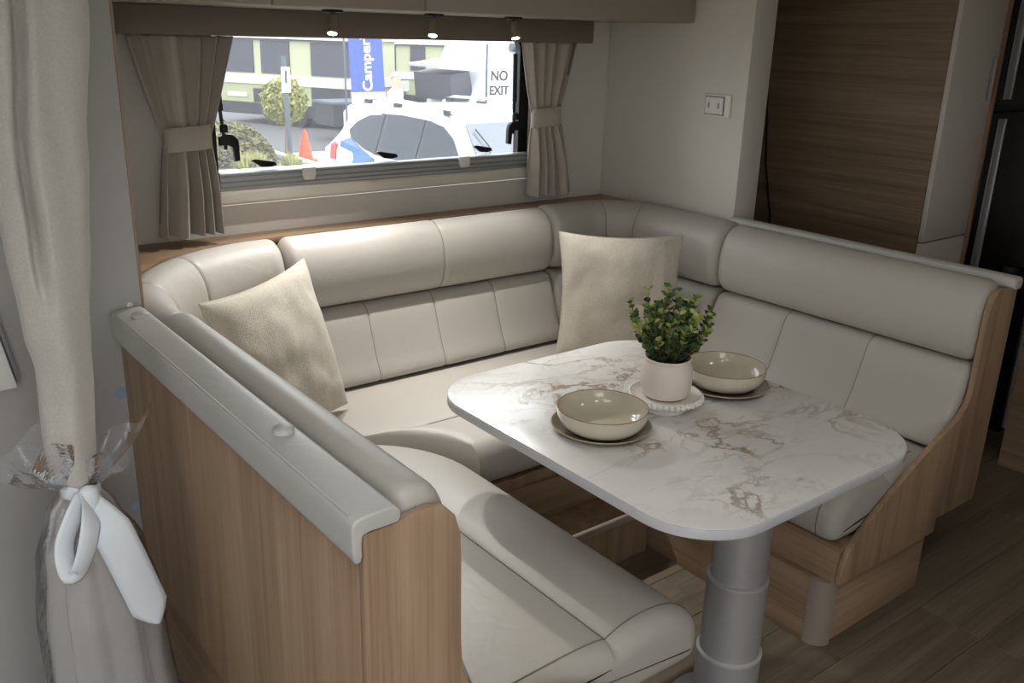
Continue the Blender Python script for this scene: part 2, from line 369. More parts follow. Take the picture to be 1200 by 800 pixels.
# rounded corner gussets of the rubber seal
for sx, xx in ((-1, WX1-.048), (1, WX0+.045)):
    R = .05; zt = WZ1-.016
    poly = [(xx, zt)] + [(xx+sx*(R-R*cos(a)) if False else xx+sx*(R-R*sin(a)), zt-(R-R*cos(a))) for a in [k*pi/2/8 for k in range(9)]]
    G().prism(poly, 'y', YW+.006, YW+.034).obj('corner_gusset', 'black_plastic', wn, (0, 0, 0))
G().rbox(WX0+.03, WX1-.05, YW+.05, YW+.054, WZ0+.07, WZ1+.02, .001, 1).obj('pane', 'window_acrylic', wn, (0, 0, 0))
g = G()
cas = G().rbox(WX0+.03, WX1-.012, 2.848, 2.893, 1.095, 1.148, .004).obj('blind_cassette', 'cassette_grey', wn, (0, 0, 0))
for z in (1.103, 1.118, 1.136): G().rbox(WX0+.03, WX1-.012, 2.8445, 2.85, z, z+.006, .002).obj('ridge', 'alu_edge', cas, (0, 0, 0))
G().rbox(WX0+.02, WX1+.0, 2.842, 2.893, 1.048, 1.0945, .012, 4).obj('sill', 'sill_cream', wn, (0, 0, 0))
for x in (1.352, 1.987):
    poly = [(x-.024, 1.152), (x+.024, 1.152), (x+.024, 1.125), (x+.016, 1.112), (x-.016, 1.112), (x-.024, 1.125)]
    G().prism(poly, 'y', 2.837, 2.846, .002).obj('blind_clip', 'white_plastic', wn, (0, 0, 0))
for x in (1.215, 1.68, 2.105):
    poly = [(x-.045, 1.180), (x-.03, 1.184), (x+.04, 1.172), (x+.045, 1.160), (x+.02, 1.155), (x-.01, 1.158), (x-.03, 1.172)]
    G().prism(poly, 'y', 2.885, 2.90, .002).obj('catch', 'black_plastic', wn, (0, 0, 0))
for x, sx in ((1.078, 1), (2.262, -1)):
    st_ = G().tube([(x, 2.90, 1.52), (x+sx*.006, 2.89, 1.34)], .0085).tube([(x+sx*.004, 2.895, 1.36), (x+sx*.012, 2.885, 1.22)], .006).obj('stay_arm', 'black_plastic', wn, (0, 0, 0))
    poly = [(x-sx*.012, 1.262), (x+sx*.004, 1.27), (x+sx*.03, 1.268), (x+sx*.046, 1.255), (x+sx*.05, 1.236), (x+sx*.05, 1.185), (x+sx*.034, 1.182), (x+sx*.03, 1.225), (x+sx*.015, 1.235), (x-sx*.012, 1.235)]
    G().prism(poly, 'y', 2.865, 2.885, .003).obj('stay_handle', 'black_plastic', st_, (0, 0, 0))
    G().lathe([(.013, 0), (.013, .02), (.008, .026)], (x+sx*.008, 2.88, 1.275), 16).obj('stay_knob', 'black_plastic', st_, (0, 0, 0))

# ------------------------------------------------------------ overhead locker, pelmet, spotlights
lk = Thing('overhead_locker', 'taupe grey overhead locker with flush doors above the window', 'cupboard', (1.66, 2.66, 1.648))
lk.part('body', G().rbox(.60, 2.735, 2.452, 2.885, 1.648, 1.975, .003), 'locker_board')
for a, b in ((.602, 1.072), (1.076, 1.552), (1.556, 2.735)): lk.part('door', G().rbox(a, b, 2.43, 2.4505, 1.650, 1.974, .003), 'locker_board')
pm = Thing('pelmet', 'taupe boxed pelmet above the window curtains', 'pelmet', (1.65, 2.8, 1.565))
pm.part('front_board', G().rbox(.745, 2.515, 2.735, 2.755, 1.566, 1.646, .004), 'pelmet_cloth')
for a in (.745, 2.497): pm.part('end_board', G().rbox(a, a+.018, 2.7555, 2.884, 1.566, 1.646, .003), 'pelmet_cloth')
def spotlight(x, y, label, tx, pw=1, ang=118):
    t = Thing('spotlight', label, 'spotlight', (x, y, 1.648), 'spotlights under the locker')
    t.part('base_plate', G().rbox(x-.028, x+.028, y-.014, y+.014, 1.640, 1.6475, .002), 'black_plastic')
    t.part('stem', G().tube([(x, y, 1.641), (x, y, 1.627)], .0035), 'black_plastic')
    d = Vector((tx, -.30, -1)).normalized(); a = Vector((x, y, 1.630)); b = a+d*.052
    h = t.part('lamp_head', G().tube([a-d*.004, a, b], [.008, .0125, .0150], 20), 'lamp_body')
    t.part('lens', G().tube([b-d*.001, b+d*.0015], .0130, 20), 'lamp_glow', h)
    ld = bpy.data.lights.new('spot_beam', 'SPOT'); ld.energy = SPOT_W*pw; ld.spot_size = radians(ang); ld.spot_blend = .7; ld.shadow_soft_size = .012; ld.color = (1, .975, .94)
    lo = bpy.data.objects.new('spot_beam', ld); C.objects.link(lo); lo.parent = t.o; lo.location = b+d*.006-t.loc
    lo.rotation_euler = d.to_track_quat('-Z', 'Y').to_euler()
SPOT_W = 24
spotlight(1.315, 2.56, 'small tilted spotlight nearest the curtain by the grey board', -.22, 1, 108)
spotlight(1.668, 2.56, 'small bright spotlight, middle one of three under the locker', -.30, 1, 100)
spotlight(1.985, 2.56, 'small slim spotlight nearest the curtain by the white corner', -.02, .8, 74)
# fill lamps added on the ceiling, unseen above the frame
def added_fill_lamp(x, y, w, label):
    t = Thing('added_ceiling_light', label, 'ceiling light', (x, y, ZC-.02), 'added ceiling fill lights')
    t.part('rim', G().lathe([(.085, .02), (.09, .005), (.085, 0), (.075, .003), (.075, .019)], (x, y, ZC-.0205), 32), 'white_plastic')
    t.part('diffuser', G().lathe([(.074, .016), (.074, .006), (.06, .003), (.002, .002)], (x, y, ZC-.0205), 32), 'fill_lamp_glow')
    ld = bpy.data.lights.new('fill_lamp', 'AREA'); ld.shape = 'DISK'; ld.size = .15; ld.energy = w; ld.color = (1, .97, .93)
    lo = bpy.data.objects.new('fill_lamp', ld); C.objects.link(lo); lo.parent = t.o; lo.location = (0, 0, -.006)
added_fill_lamp(.85, .25, 2.2, 'added round ceiling fill light over the walkway by the added hatch')
added_fill_lamp(1.95, .45, 2.0, 'added round ceiling fill light over the table end')

# ============================================================ DINETTE
# profile of the shaped end panels: d from the outer face, z
END = [(0, .940), (.05, .9415), (.085, .946), (.11, .948), (.135, .942), (.155, .92), (.165, .885), (.167, .84), (.168, .70), (.171, .64), (.185, .605), (.215, .575), (.255, .555), (.31, .53), (.40, .482), (.48, .432), (.55, .388), (.61, .342), (.645, .305), (.66, .27), (.665, .21), (.24, .21), (.235, .255), (0, .255)]
XL, XR, YB = .525, 2.75, 2.78
YL, YR = .985, 1.108           # near faces of the end panels
# left bench carcass
lb = Thing('bench_frame', 'oak laminate bench frame with padded top rail beside the tied curtain', 'bench', (.9, 1.55, 0))
lb.part('side_panel', G().rbox(XL, XL+.016, YL+.017, 2.148, .284, .9405, .002), 'oak_z')
lb.part('end_panel', G().prism([(XL+d, z) for d, z in END], 'y', YL, YL+.016, .003), 'oak_z')
lb.part('front_rail', G().rbox(1.17, 1.186, YL+.017, 1.895, .215, .325, .002), 'oak_y')
lb.part('seat_board', G().box(XL+.017, 1.169, YL+.017, 1.90, .300, .326), 'oak_y')
lb.part('plinth', G().rbox(XL+.035, 1.23, 1.05, 1.765, .0, .20, .004), 'oak_y')
lb.part('side_plinth', G().rbox(XL+.020, XL+.034, 1.05, 2.148, .0, .2835, .002), 'oak_y')
capL = smooth_loop([(-.002, .900), (-.011, .897), (-.017, .904), (-.018, .93), (-.018, .955), (-.014, .964), (-.004, .968), (.02, .9705), (.045, .9705), (.052, .9685), (.060, .962), (.061, .951), (.057, .9425), (.04, .942), (.0, .942), (-.002, .93)], 1)
def line_path(kind):
    if kind == 'L': return lambda s: ((XL, s), (1, 0))
    if kind == 'R': return lambda s: ((XR, s), (-1, 0))
    return lambda s: ((s, YB), (0, -1))
cap = lb.part('top_pad', sweep(lambda s: capL, line_path('L'), YL-.003, 2.146, r=.004), 'vinyl_cap')
for y in (2.06, 1.30):
    lb.part('button', G().lathe([(.019, 0), (.0185, .005), (.014, .0095), (.001, .0112)], (.553, y, .9695), 24), 'vinyl_cap', cap)
lb.part('piping', G().tube([(XL-.0115, 1.0, .9655), (XL-.0115, 2.13, .9655)], .0022), 'vinyl_cap', cap)
# right bench carcass
rb = Thing('bench_frame', 'oak laminate bench frame with swept end panel facing the kitchen floor', 'bench', (2.35, 1.55, 0))
rb.part('end_panel', G().prism([(XR-max(d, .016)-(.065*(d-.2)/.465 if d > .2 and z > .22 or d > .3 else 0), z) for d, z in END], 'y', YR, YR+.018, .003), 'oak_z')
rb.part('back_panel', G().rbox(XR-.016, XR, YR+.019, 2.14, .255, .93, .002), 'oak_z')
rb.part('front_rail', G().rbox(2.022, 2.038, YR+.019, 1.86, .205, .318, .002), 'oak_y')
rb.part('seat_board', G().box(2.0385, XR-.017, YR+.019, 1.90, .296, .318), 'oak_y')
rb.part('plinth_side', G().rbox(2.05, XR-.235, YR+.026, YR+.042, .004, .208, .002), 'oak_x')
rb.part('plinth', G().box(2.05, XR-.24, YR+.0425, 1.86, .0, .203).box(2.005, 2.05, 1.185, 1.86, .0, .203), 'oak_y')
q = [(2.03, 1.135)]+[(2.049-.05*sin(a), 1.18-.052*cos(a)) for a in [k*pi/2/8 for k in range(9)]]+[(1.999, 1.184), (2.049, 1.184)]
rb.part('corner_trim', G().prism(q[1:], 'z', .0, .203), 'taupe_trim')
capR = smooth_loop([(.004, .931), (.0, .936), (-.006, .95), (-.004, .964), (.006, .971), (.03, .972), (.045, .966), (.048, .95), (.044, .931)], 2)
rb.part('top_pad', sweep(lambda s: capR, line_path('R'), YR-.004, 2.155, r=.01), 'vinyl_cap')
# back bench carcass and ledge
bb = Thing('bench_frame', 'oak bench frame below the window, reaching under the table', 'bench', (1.65, 2.2, 0))
led = [(.588, 2.887), (.588, 2.30), (.66, 2.52), (.80, 2.68), (1.0, 2.765), (1.2, 2.79), (2.45, 2.79), (2.60, 2.77), (2.70, 2.70), (2.743, 2.58), (2.743, 2.887)]
tag(G().prism(led, 'z', .925, .943, .001).obj('window_ledge', 'oak_x', None, (1.65, 2.85, .925)), 'oak ledge running behind the backrest below the window', 'ledge')
bb.part('front_rail', G().rbox(1.20, 2.02, 1.912, 1.928, .235, .335, .002), 'oak_z')
bb.part('seat_board', G().box(1.0, 2.35, 1.9285, 2.6, .310, .334), 'oak_x')
bb.part('plinth', G().rbox(1.24, 1.98, 1.77, 1.90, .0, .17, .004), 'oak_z')
bb.part('recess_board', G().rbox(1.24, 1.98, 1.9005, 1.911, .1, .30, .002), 'oak_x')
bb.part('plinth_trim', G().rbox(1.24, 1.98, 1.752, 1.769, .148, .176, .006, 3), 'taupe_trim')

# ---- seat cushions
def seat_prof(f, z0=.328, zt=0, g=None):
    """f = front, g = seam groove (both measured from the outer face)"""
    g = f-.2525 if g is None else g; w = max(.02, f-g); q = min(1, w/.2)
    p = [(.19, z0), (f-.06*q, z0), (f-.015*q, z0+.006), (f, z0+.035), (f, z0+.07), (f-.008*q, z0+.10), (f-.035*q, z0+.128), (f-.32*w, .474+zt), (f-.55*w, .481+zt), (f-.79*w, .477+zt), (g+.0075, .462+zt), (g, .457+zt), (g-.0075, .463+zt), (g-.07, .468+zt), (.5*g+.12, .466+zt), (.20, .458+zt), (.19, .44)]
    return smooth_loop(p, 2)
def fL(y):
    if y < 1.86: return .83
    t = min(1, (y-1.86)/.275); return .83-.25*(1-sqrt(max(0, 1-t*t)))*.98
LEFTP = lambda s: seat_prof(fL(s), .328, .003)
tL = Thing('seat_cushion', 'grey vinyl seat cushion beside the shaped oak end panel', 'cushion', (1.07, 1.55, .328), 'vinyl bench cushions')
tL.part('pad', sweep(LEFTP, line_path('L'), 1.03, 2.125, r=.04, step=.03), 'vinyl')
def top_z(loop, d):
    best = -1; n = len(loop)
    for i in range(n):
        (a, za), (b, zb) = loop[i], loop[(i+1) % n]
        if min(a, b) <= d <= max(a, b) and abs(b-a) > 1e-9: best = max(best, za+(zb-za)*(d-a)/(b-a))
    return best
def strip(fy, f0, f1, P_, kind, r=.0022, n=40):
    P = line_path(kind); pts = []
    for k in range(n):
        s = f0+(f1-f0)*k/(n-1); (x, y), (nx, ny) = P(s); d = fy(s); pts.append((x+d*nx, y+d*ny, top_z(P_(s), d)))
    return G().tube(pts, r, 6)
tL.part('seam', strip(lambda s: fL(s)-.2525, 1.075, 2.02, LEFTP, 'L'), 'thread')
tL.part('end_seam', seam_line(LEFTP, line_path('L'), 1.075, .335, .6, .3, -.0006, .0018), 'thread')
def fB(x):
    if x > 1.39: return .875
    if x < 1.13: return .635
    t = (x-1.13)/.26; return .635+.24*(1-sqrt(max(0, 1-t*t)))
BACKP = lambda s: seat_prof(fB(s), .336, 0, .6225)
tB = Thing('seat_cushion', 'grey vinyl seat cushion running below the window backrest', 'cushion', (1.65, 2.3, .336), 'vinyl bench cushions')
tB.part('pad', sweep(BACKP, line_path('B'), .80, 2.48, r=.03, step=.02), 'vinyl')
tB.part('seam', strip(lambda s: .6225 if s > 1.38 else .6225-.0*s, 1.2, 2.3, BACKP, 'B'), 'thread')
RIGHTP = lambda s: seat_prof(.755, .320, 0)
tR = Thing('seat_cushion', 'grey vinyl seat cushion tucked behind the swept end panel', 'cushion', (2.3, 1.5, .32), 'vinyl bench cushions')
tR.part('pad', sweep(RIGHTP, line_path('R'), 1.130, 1.885, r=.04), 'vinyl')
tR.part('end_seam', seam_line(RIGHTP, line_path('R'), 1.19, .335, .6, .3, -.0006, .0018), 'thread')

# ---- backrest cushions: path around the U
BOL = smooth_loop([(.05, .722), (.05, .90), (.056, .945), (.08, .963), (.11, .962), (.145, .943), (.170, .905), (.181, .86), (.183, .81), (.176, .765), (.158, .734), (.13, .722)], 2)
BOLC = smooth_loop([(.012, .722), (.012, .90), (.02, .945), (.05, .963), (.10, .962), (.140, .943), (.165, .905), (.176, .86), (.178, .81), (.171, .765), (.153, .734), (.125, .722)], 2)
LOW = smooth_loop([(.06, .466), (.06, .716), (.10, .720), (.145, .718), (.168, .70), (.186, .655), (.205, .60), (.228, .54), (.25, .50), (.254, .476), (.235, .464)], 2)
RL, RR_ = .585, .30
def left_corner(s):
    # s 0..: along left side upwards, then arc, then along the back
    a0 = 2.195; L1 = a0-2.05; A = RL*pi/2
    if s < L1: return (XL, 2.05+s), (1, 0)
    if s < L1+A:
        t = (s-L1)/RL; c = (XL+RL, a0); return (c[0]-RL*cos(t), c[1]+RL*sin(t)), (cos(t), -sin(t))
    return (XL+RL+(s-L1-A), YB), (0, -1)
def right_corner(s):
    x0 = 2.255; L1 = XR-RR_-x0; A = RR_*pi/2
    if s < L1: return (x0+s, YB), (0, -1)
    if s < L1+A:
        t = (s-L1)/RR_; c = (XR-RR_, YB-RR_); return (c[0]+RR_*sin(t), c[1]+RR_*cos(t)), (-sin(t), -cos(t))
    return (XR, YB-RR_-(s-L1-A)), (-1, 0)
LCL = (2.195-2.05)+RL*pi/2+.045
RCL = (XR-RR_-2.255)+RR_*pi/2+(YB-RR_-2.09)
def backrest(label, path, s0, s1, up_seams, low_seams, bol=BOL, loc=(0, 0, 0), r=.035, low=True):
    t = Thing('backrest_cushion', label, 'cushion', loc, 'vinyl backrest cushions')
    b = t.part('bolster', sweep(lambda s: bol, path, s0, s1, up_seams, r, groove=.005), 'vinyl')
    for q in up_seams: t.part('seam', seam_line(lambda s: bol, path, q, .74, 1.2, .06, .0052, .0018), 'thread', b)
    if low:
        l = t.part('lower_panel', sweep(lambda s: LOW, path, s0+.002, s1-.002, low_seams, .025, groove=.004), 'vinyl')
        for q in low_seams: t.part('seam', seam_line(lambda s: LOW, path, q, .48, .715, .12, .0042, .0016), 'thread', l)
    return t
backrest('long grey vinyl backrest cushion below the window', line_path('B'), 1.162, 2.252, (1.74,), (1.435, 1.70, 1.965), loc=(1.7, 2.65, .47))
backrest('wide grey vinyl backrest cushion behind the swept end panel', line_path('R'), 1.130, 2.083, (), (1.455, 1.77), loc=(2.62, 1.6, .47))
backrest('grey vinyl backrest cushion behind the oak end panel, padded rail outside', line_path('L'), 1.003, 2.046, (), (1.35, 1.7), bol=smooth_loop([(.063, .722), (.063, .90), (.064, .948), (.074, .970), (.105, .977), (.138, .965), (.160, .920), (.167, .87), (.168, .82), (.166, .77), (.155, .734), (.13, .722)], 2), loc=(.65, 1.5, .47), r=.03)
backrest('curved vinyl corner backrest cushion beside the tall grey board', left_corner, 0, LCL, (.36, .70), (), loc=(.9, 2.5, .47))
backrest('curved vinyl corner backrest cushion behind the upright pillow', right_corner, 0, RCL, (.335, .585), (), bol=BOLC, loc=(2.5, 2.5, .47))

# ---- pillows
def pillow(label, c, ux, uy, size, T, seed):
    ux = Vector(ux).normalized(); nn = ux.cross(Vector(uy)).normalized(); uy = nn.cross(ux).normalized(); c = Vector(c); n = 40; h = size/2
    t = Thing('throw_pillow', label, 'pillow', c-uy*h, 'cream throw pillows'); rows = []; g = G()
    for side in (1, -1):
        rows = []
        for j in range(n+1):
            row = []
            for i in range(n+1):
                u = sin((i/n-.5)*pi); v = sin((j/n-.5)*pi)
                px = h*u*(1-.085*(1-v*v)); py = h*v*(1-.085*(1-u*u))
                th = T*max(0, (1-u*u)*(1-v*v))**.42
                w = noise.noise(Vector((u*2.3+seed, v*2.3, side*2))) * .010 * min(1, 8*(1-u*u)*(1-v*v)) + noise.noise(Vector((u*7+seed, v*5, side*3))) * .004*min(1, 6*(1-u*u)*(1-v*v))
                row.append(c+ux*px+uy*py+nn*side*(th+w*(1 if th > .001 else 0)))
            rows.append(row)
        g.grid(rows)
    bm = bmesh.new(); vv = [bm.verts.new(p) for p in g.v]
    for f in g.f:
        try: bm.faces.new([vv[i] for i in f])
        except ValueError: pass
    bmesh.ops.remove_doubles(bm, verts=bm.verts[:], dist=.0008)
    t.part('cover', G().bm(bm), 'weave', smooth=180)
    pts = []
    for k in range(4*20):
        e, f = divmod(k, 20); a = -1+2*f/20
        u, v = ((a, -1), (1, a), (-a, 1), (-1, -a))[e]
        pts.append(c+ux*h*u*(1-.085*(1-v*v))+uy*h*v*(1-.085*(1-u*u)))
    t.part('seam_piping', G().tube(pts, .003, 6, True), 'weave')
pillow('cream woven pillow slumped in the curved corner by the oak bench', (.99, 2.315, .703), (.86, .51, .04), (-.06, .10, .43), .47, .074, 3.1)
pillow('cream woven pillow standing upright in the corner behind the plant', (2.32, 2.312, .688), (.79, -.61, 0), (.06, .08, .40), .455, .068, 8.4)

# ============================================================ TABLE AND TABLEWARE
TZ = .73
tb = Thing('table', 'marble look table with rounded corners on a grey telescopic pedestal', 'table', (1.62, 1.2, 0))
def rrect(x0, x1, y0, y1, R, n=14):
    o = []
    for cx, cy, a0 in ((x1-R, y1-R, 0), (x0+R, y1-R, pi/2), (x0+R, y0+R, pi), (x1-R, y0+R, 1.5*pi)):
        for k in range(n+1): a = a0+k*pi/2/n; o.append((cx+R*cos(a), cy+R*sin(a)))
    return o
TX0, TX1, TY0, TY1, TR = 1.172, 1.968, .905, 1.855, .165
tb.part('top', G().prism(rrect(TX0+.001, TX1-.001, TY0+.001, TY1-.001, TR), 'z', TZ-.003, TZ, .0012), 'marble')
tb.part('edge_band', G().prism(rrect(TX0, TX1, TY0, TY1, TR), 'z', TZ-.024, TZ-.0032, .0015), 'table_edge')
LX, LY = 1.60, 1.135
tb.part('mount_plate', G().rbox(LX-.14, LX+.14, LY-.14, LY+.14, .690, .7055, .004), 'black_plastic')
tb.part('upper_tube', G().lathe([(.066, .392), (.066, .689)], (LX, LY, 0), 40), 'pedestal_grey')
tb.part('collar', G().lathe([(.066, .384), (.0735, .387), (.0735, .392), (.0665, .395)], (LX, LY, 0), 40), 'pedestal_ring')
tb.part('middle_tube', G().lathe([(.072, .185), (.072, .3855)], (LX, LY, 0), 40), 'pedestal_grey')
tb.part('collar', G().lathe([(.072, .178), (.0795, .181), (.0795, .186), (.0725, .189)], (LX, LY, 0), 40), 'pedestal_ring')
tb.part('lower_tube', G().lathe([(.078, .012), (.078, .1795)], (LX, LY, 0), 40), 'pedestal_grey')
tb.part('foot_plate', G().lathe([(.14, .0), (.14, .006), (.12, .012), (.079, .0125)], (LX, LY, 0), 40), 'pedestal_grey')
lv = tb.part('lock_lever', G().rbox(LX-.076, LX-.05, LY-.075, LY-.05, .640, .688, .006), 'black_plastic')
tb.part('lever_cap', G().tube([(LX-.070, LY-.076, .648), (LX-.074, LY-.082, .648)], .008, 12), 'chrome', lv)

def plate(x, y, label):
    t = Thing('side_plate', label, 'plate', (x, y, TZ), 'stoneware plates')
    t.part('body', G().lathe([(.002, .0005), (.07, .0005), (.085, .002), (.112, .010), (.117, .0135), (.115, .0150), (.108, .0125), (.085, .006), (.07, .0045), (.002, .0045)], (x, y, TZ), 56), 'plate_glaze')
    t.part('rim', G().tube([(x+.1165*cos(a), y+.1165*sin(a), TZ+.0145) for a in [k*2*pi/48 for k in range(48)]], .0016, 6, True), 'plate_edge')
def bowl(x, y, label):
    z = TZ+.005
    t = Thing('bowl', label, 'bowl', (x, y, z), 'stoneware bowls')
    t.part('body', G().lathe([(.002, .003), (.045, .003), (.05, 0), (.058, .0), (.066, .004), (.085, .012), (.099, .026), (.1045, .042), (.1055, .058), (.1035, .0585), (.1015, .044), (.095, .030), (.082, .0175), (.062, .011), (.04, .009), (.002, .0085)], (x, y, z), 64), 'bowl_glaze')
    t.part('rim', G().tube([(x+.1045*cos(a), y+.1045*sin(a), z+.0585) for a in [k*2*pi/56 for k in range(56)]], .0013, 6, True), 'bowl_rim')
plate(1.375, 1.40, 'brown glazed plate under the bowl facing the oak end panel')
bowl(1.362, 1.385, 'cream stoneware bowl on the table side facing the oak end panel')
plate(1.828, 1.415, 'dark brown glazed plate at the table edge by the backrest')
bowl(1.822, 1.41, 'cream stoneware bowl near the backrest, partly behind the plant pot')
sx, sy = 1.592, 1.405
cs = Thing('cake_stand', 'small white beaded pedestal stand under the plant pot', 'stand', (sx, sy, TZ))
cs.part('foot', G().lathe([(.002, .0005), (.056, .0005), (.056, .008), (.050, .014), (.046, .022), (.046, .0255), (.002, .0255)], (sx, sy, TZ), 48), 'stand_white')
cs.part('dish', G().lathe([(.002, .026), (.07, .026), (.086, .032), (.090, .040), (.087, .0415), (.082, .037), (.068, .033), (.002, .033)], (sx, sy, TZ), 56), 'stand_white')
g = G()
for k in range(40):
    a = k*2*pi/40; bm = bmesh.new(); bmesh.ops.create_icosphere(bm, subdivisions=2, radius=.0068)
    bmesh.ops.translate(bm, verts=bm.verts[:], vec=(sx+.0895*cos(a), sy+.0895*sin(a), TZ+.0335)); g.bm(bm)
cs.part('bead_rim', g, 'stand_white', smooth=180, kind='stuff')
pz = TZ+.0335
pp = Thing('potted_plant', 'small bushy green plant in a blush clay pot', 'plant', (sx, sy, pz))
pp.part('pot', G().lathe([(.002, 0), (.046, 0), (.056, .006), (.0625, .03), (.0635, .055), (.060, .078), (.0555, .088), (.0555, .094), (.058, .099), (.056, .1015), (.052, .100), (.050, .09), (.056, .06), (.002, .055)], (sx, sy, pz), 56), 'pot_clay')
pp.part('soil', G().lathe([(.002, .086), (.0505, .086), (.0505, .09), (.03, .094), (.002, .095)], (sx, sy, pz), 32), 'soil')
rnd = random.Random(4); gl = G(); gt_ = G(); gs = G()
for k in range(58):
    a = rnd.uniform(0, 2*pi); tilt = rnd.random()**.7*.82; ln = rnd.uniform(.10, .20)*(1-.22*tilt)
    base = Vector((sx+.030*cos(a)*tilt, sy+.030*sin(a)*tilt, pz+.088)); d = Vector((sin(tilt)*cos(a)*.72, sin(tilt)*sin(a)*.72, cos(tilt)*.8+.2)).normalized()
    pts = [base+d*ln*q+Vector((cos(a)*.016*sin(q*3), sin(a)*.016*sin(q*3), -.015*q*q*tilt)) for q in (0, .33, .66, 1)]
    gs.tube(pts, .0011, 4)
    for q in range(1, 12):
        f = q/11; i = min(2, int(f*3)); p = pts[i].lerp(pts[i+1], f*3-i)
        for sd_ in (0, 1):
            ang = q*2.2+sd_*pi+k; o1 = d.orthogonal().normalized(); o2 = d.cross(o1); out = (o1*cos(ang)+o2*sin(ang)+d*.5+Vector((0, 0, .25))).normalized()
            wv = out.cross(d).normalized(); L_ = rnd.uniform(.014, .021); w_ = L_*.52; nv = wv.cross(out)*.003; tgt = gt_ if (f > .62 and rnd.random() < .55) else gl
            tgt.add([p, p+out*L_*.3+wv*w_*.8+nv, p+out*L_*.7+wv*w_*.8+nv, p+out*L_, p+out*L_*.7-wv*w_*.8+nv, p+out*L_*.3-wv*w_*.8+nv, p+out*L_*.5-nv], [(0, 1, 6), (1, 2, 6), (2, 3, 6), (3, 4, 6), (4, 5, 6), (5, 0, 6)])
pp.part('stem', gs, 'bark', kind='stuff')
pp.part('foliage', gl, 'leaf_deep', smooth=0, kind='stuff')
pp.part('young_foliage', gt_, 'leaf_lime', smooth=0, kind='stuff')

# ============================================================ CURTAINS
def drape(label, name, top, tie, bot, zt, ztie, zb, yc, seed, nf=6):
    """top/tie/bot = (x0, x1) at those heights"""
    t = Thing(name, label, 'curtain', ((bot[0]+bot[1])/2, yc, zb), 'window curtains'); NU, NV = 110, 70; rows = []
    for j in range(NV+1):
        z = zt+(zb-zt)*j/NV
        if z > ztie:
            q = (z-ztie)/(zt-ztie); e = q**.85; a = [tie[i]+(top[i]-tie[i])*e for i in (0, 1)]; amp = .010+.016*q
        else:
            q = (ztie-z)/(ztie-zb); e = q**.6; a = [tie[i]+(bot[i]-tie[i])*e for i in (0, 1)]; amp = .010+.026*min(1, q*1.8)
        row = []
        for i in range(NU+1):
            u = i/NU; ph = 2*pi*nf*u+seed+1.9*sin(2*pi*u+seed)+1.1*noise.noise(Vector((u*3, z*2.2, seed)))
            w = sin(ph); w = math.copysign(abs(w)**.7, w)
            row.append((a[0]+(a[1]-a[0])*(u+.018*sin(2*ph)), yc+amp*w*(1 if u not in (0, 1) else .3)-.006*sin(pi*u), z+.006*noise.noise(Vector((u*5, 0, seed)))*(j/NV)))
        rows.append(row)
    c = t.part('cloth', G().grid(rows), 'drape', smooth=180); m = c.modifiers.new('thickness', 'SOLIDIFY'); m.thickness = .0018
    # hem
    t.part('hem', G().grid([[(p[0], p[1]-.0022, p[2]) for p in rows[-1]], [(p[0], p[1]-.0022, p[2]) for p in rows[-6]]]), 'drape', c, smooth=180)
    cx = (tie[0]+tie[1])/2; hw = (tie[1]-tie[0])/2+.006; rings = []
    for dz, o in ((-.036, -.0015), (-.034, .0005), (0, .0), (.034, .0005), (.036, -.0015)):
        rings.append([(cx+(hw+o)*math.copysign(abs(cos(a))**.6, cos(a)), yc+(.026+o)*math.copysign(abs(sin(a))**.8, sin(a)), ztie+dz+.006*cos(a)) for a in [k*2*pi/40 for k in range(40)]])
    t.part('tieback', G().loft(rings, False), 'drape', smooth=60)
drape('grey beige window curtain tied back beside the tall grey board', 'curtain', (.80, 1.10), (.875, 1.008), (.832, 1.022), 1.565, 1.272, .978, 2.795, 1.0, 4.5)
drape('grey beige window curtain tied back near the white corner', 'curtain', (2.215, 2.495), (2.275, 2.405), (2.262, 2.490), 1.565, 1.292, .985, 2.795, 4.2, 4.0)

# privacy curtain hanging beside the bench, lower half bagged
pc = Thing('privacy_curtain', 'heavy oatmeal curtain tied with a white ribbon into a clear bag', 'curtain', (.34, 1.72, .02))
YC = 1.75
def interp(tab, z):
    tab = sorted(tab)
    if z <= tab[0][0]: return tab[0][1:]
    for a, b in zip(tab, tab[1:]):
        if z <= b[0]:
            t = (z-a[0])/(b[0]-a[0]); t = t*t*(3-2*t); return tuple(p+(q-p)*t for p, q in zip(a[1:], b[1:]))
    return tab[-1][1:]
# (z, x_left, x_right, half depth)
TAB = [(1.96, .215, .460, .075), (1.63, .235, .437, .07), (1.38, .235, .409, .066), (1.24, .255, .395, .06), (1.06, .266, .376, .055), (.99, .277, .371, .05), (.84, .272, .361, .045), (.775, .276, .352, .038), (.745, .294, .352, .029), (.70, .268, .372, .04), (.60, .252, .402, .05), (.45, .240, .428, .055), (.03, .225, .450, .06)]
def cross(z, grow=0, lobes=5, amp=.12, ph=0):
    a, b, h = interp(TAB, z); cx = (a+b)/2; w = (b-a)/2; o = []
    for k in range(72):
        t = k*2*pi/72; q = 1+amp*(sin(lobes*t+1.1+ph+z*.8)+.5*sin((lobes*2-1)*t+2+z*1.7))*.6
        o.append((cx+(w*q+grow)*cos(t), YC+(h*q+grow)*sin(t), z))
    return o
def zr(a, b, n): return [a+(b-a)*k/n for k in range(n+1)]
rings = []
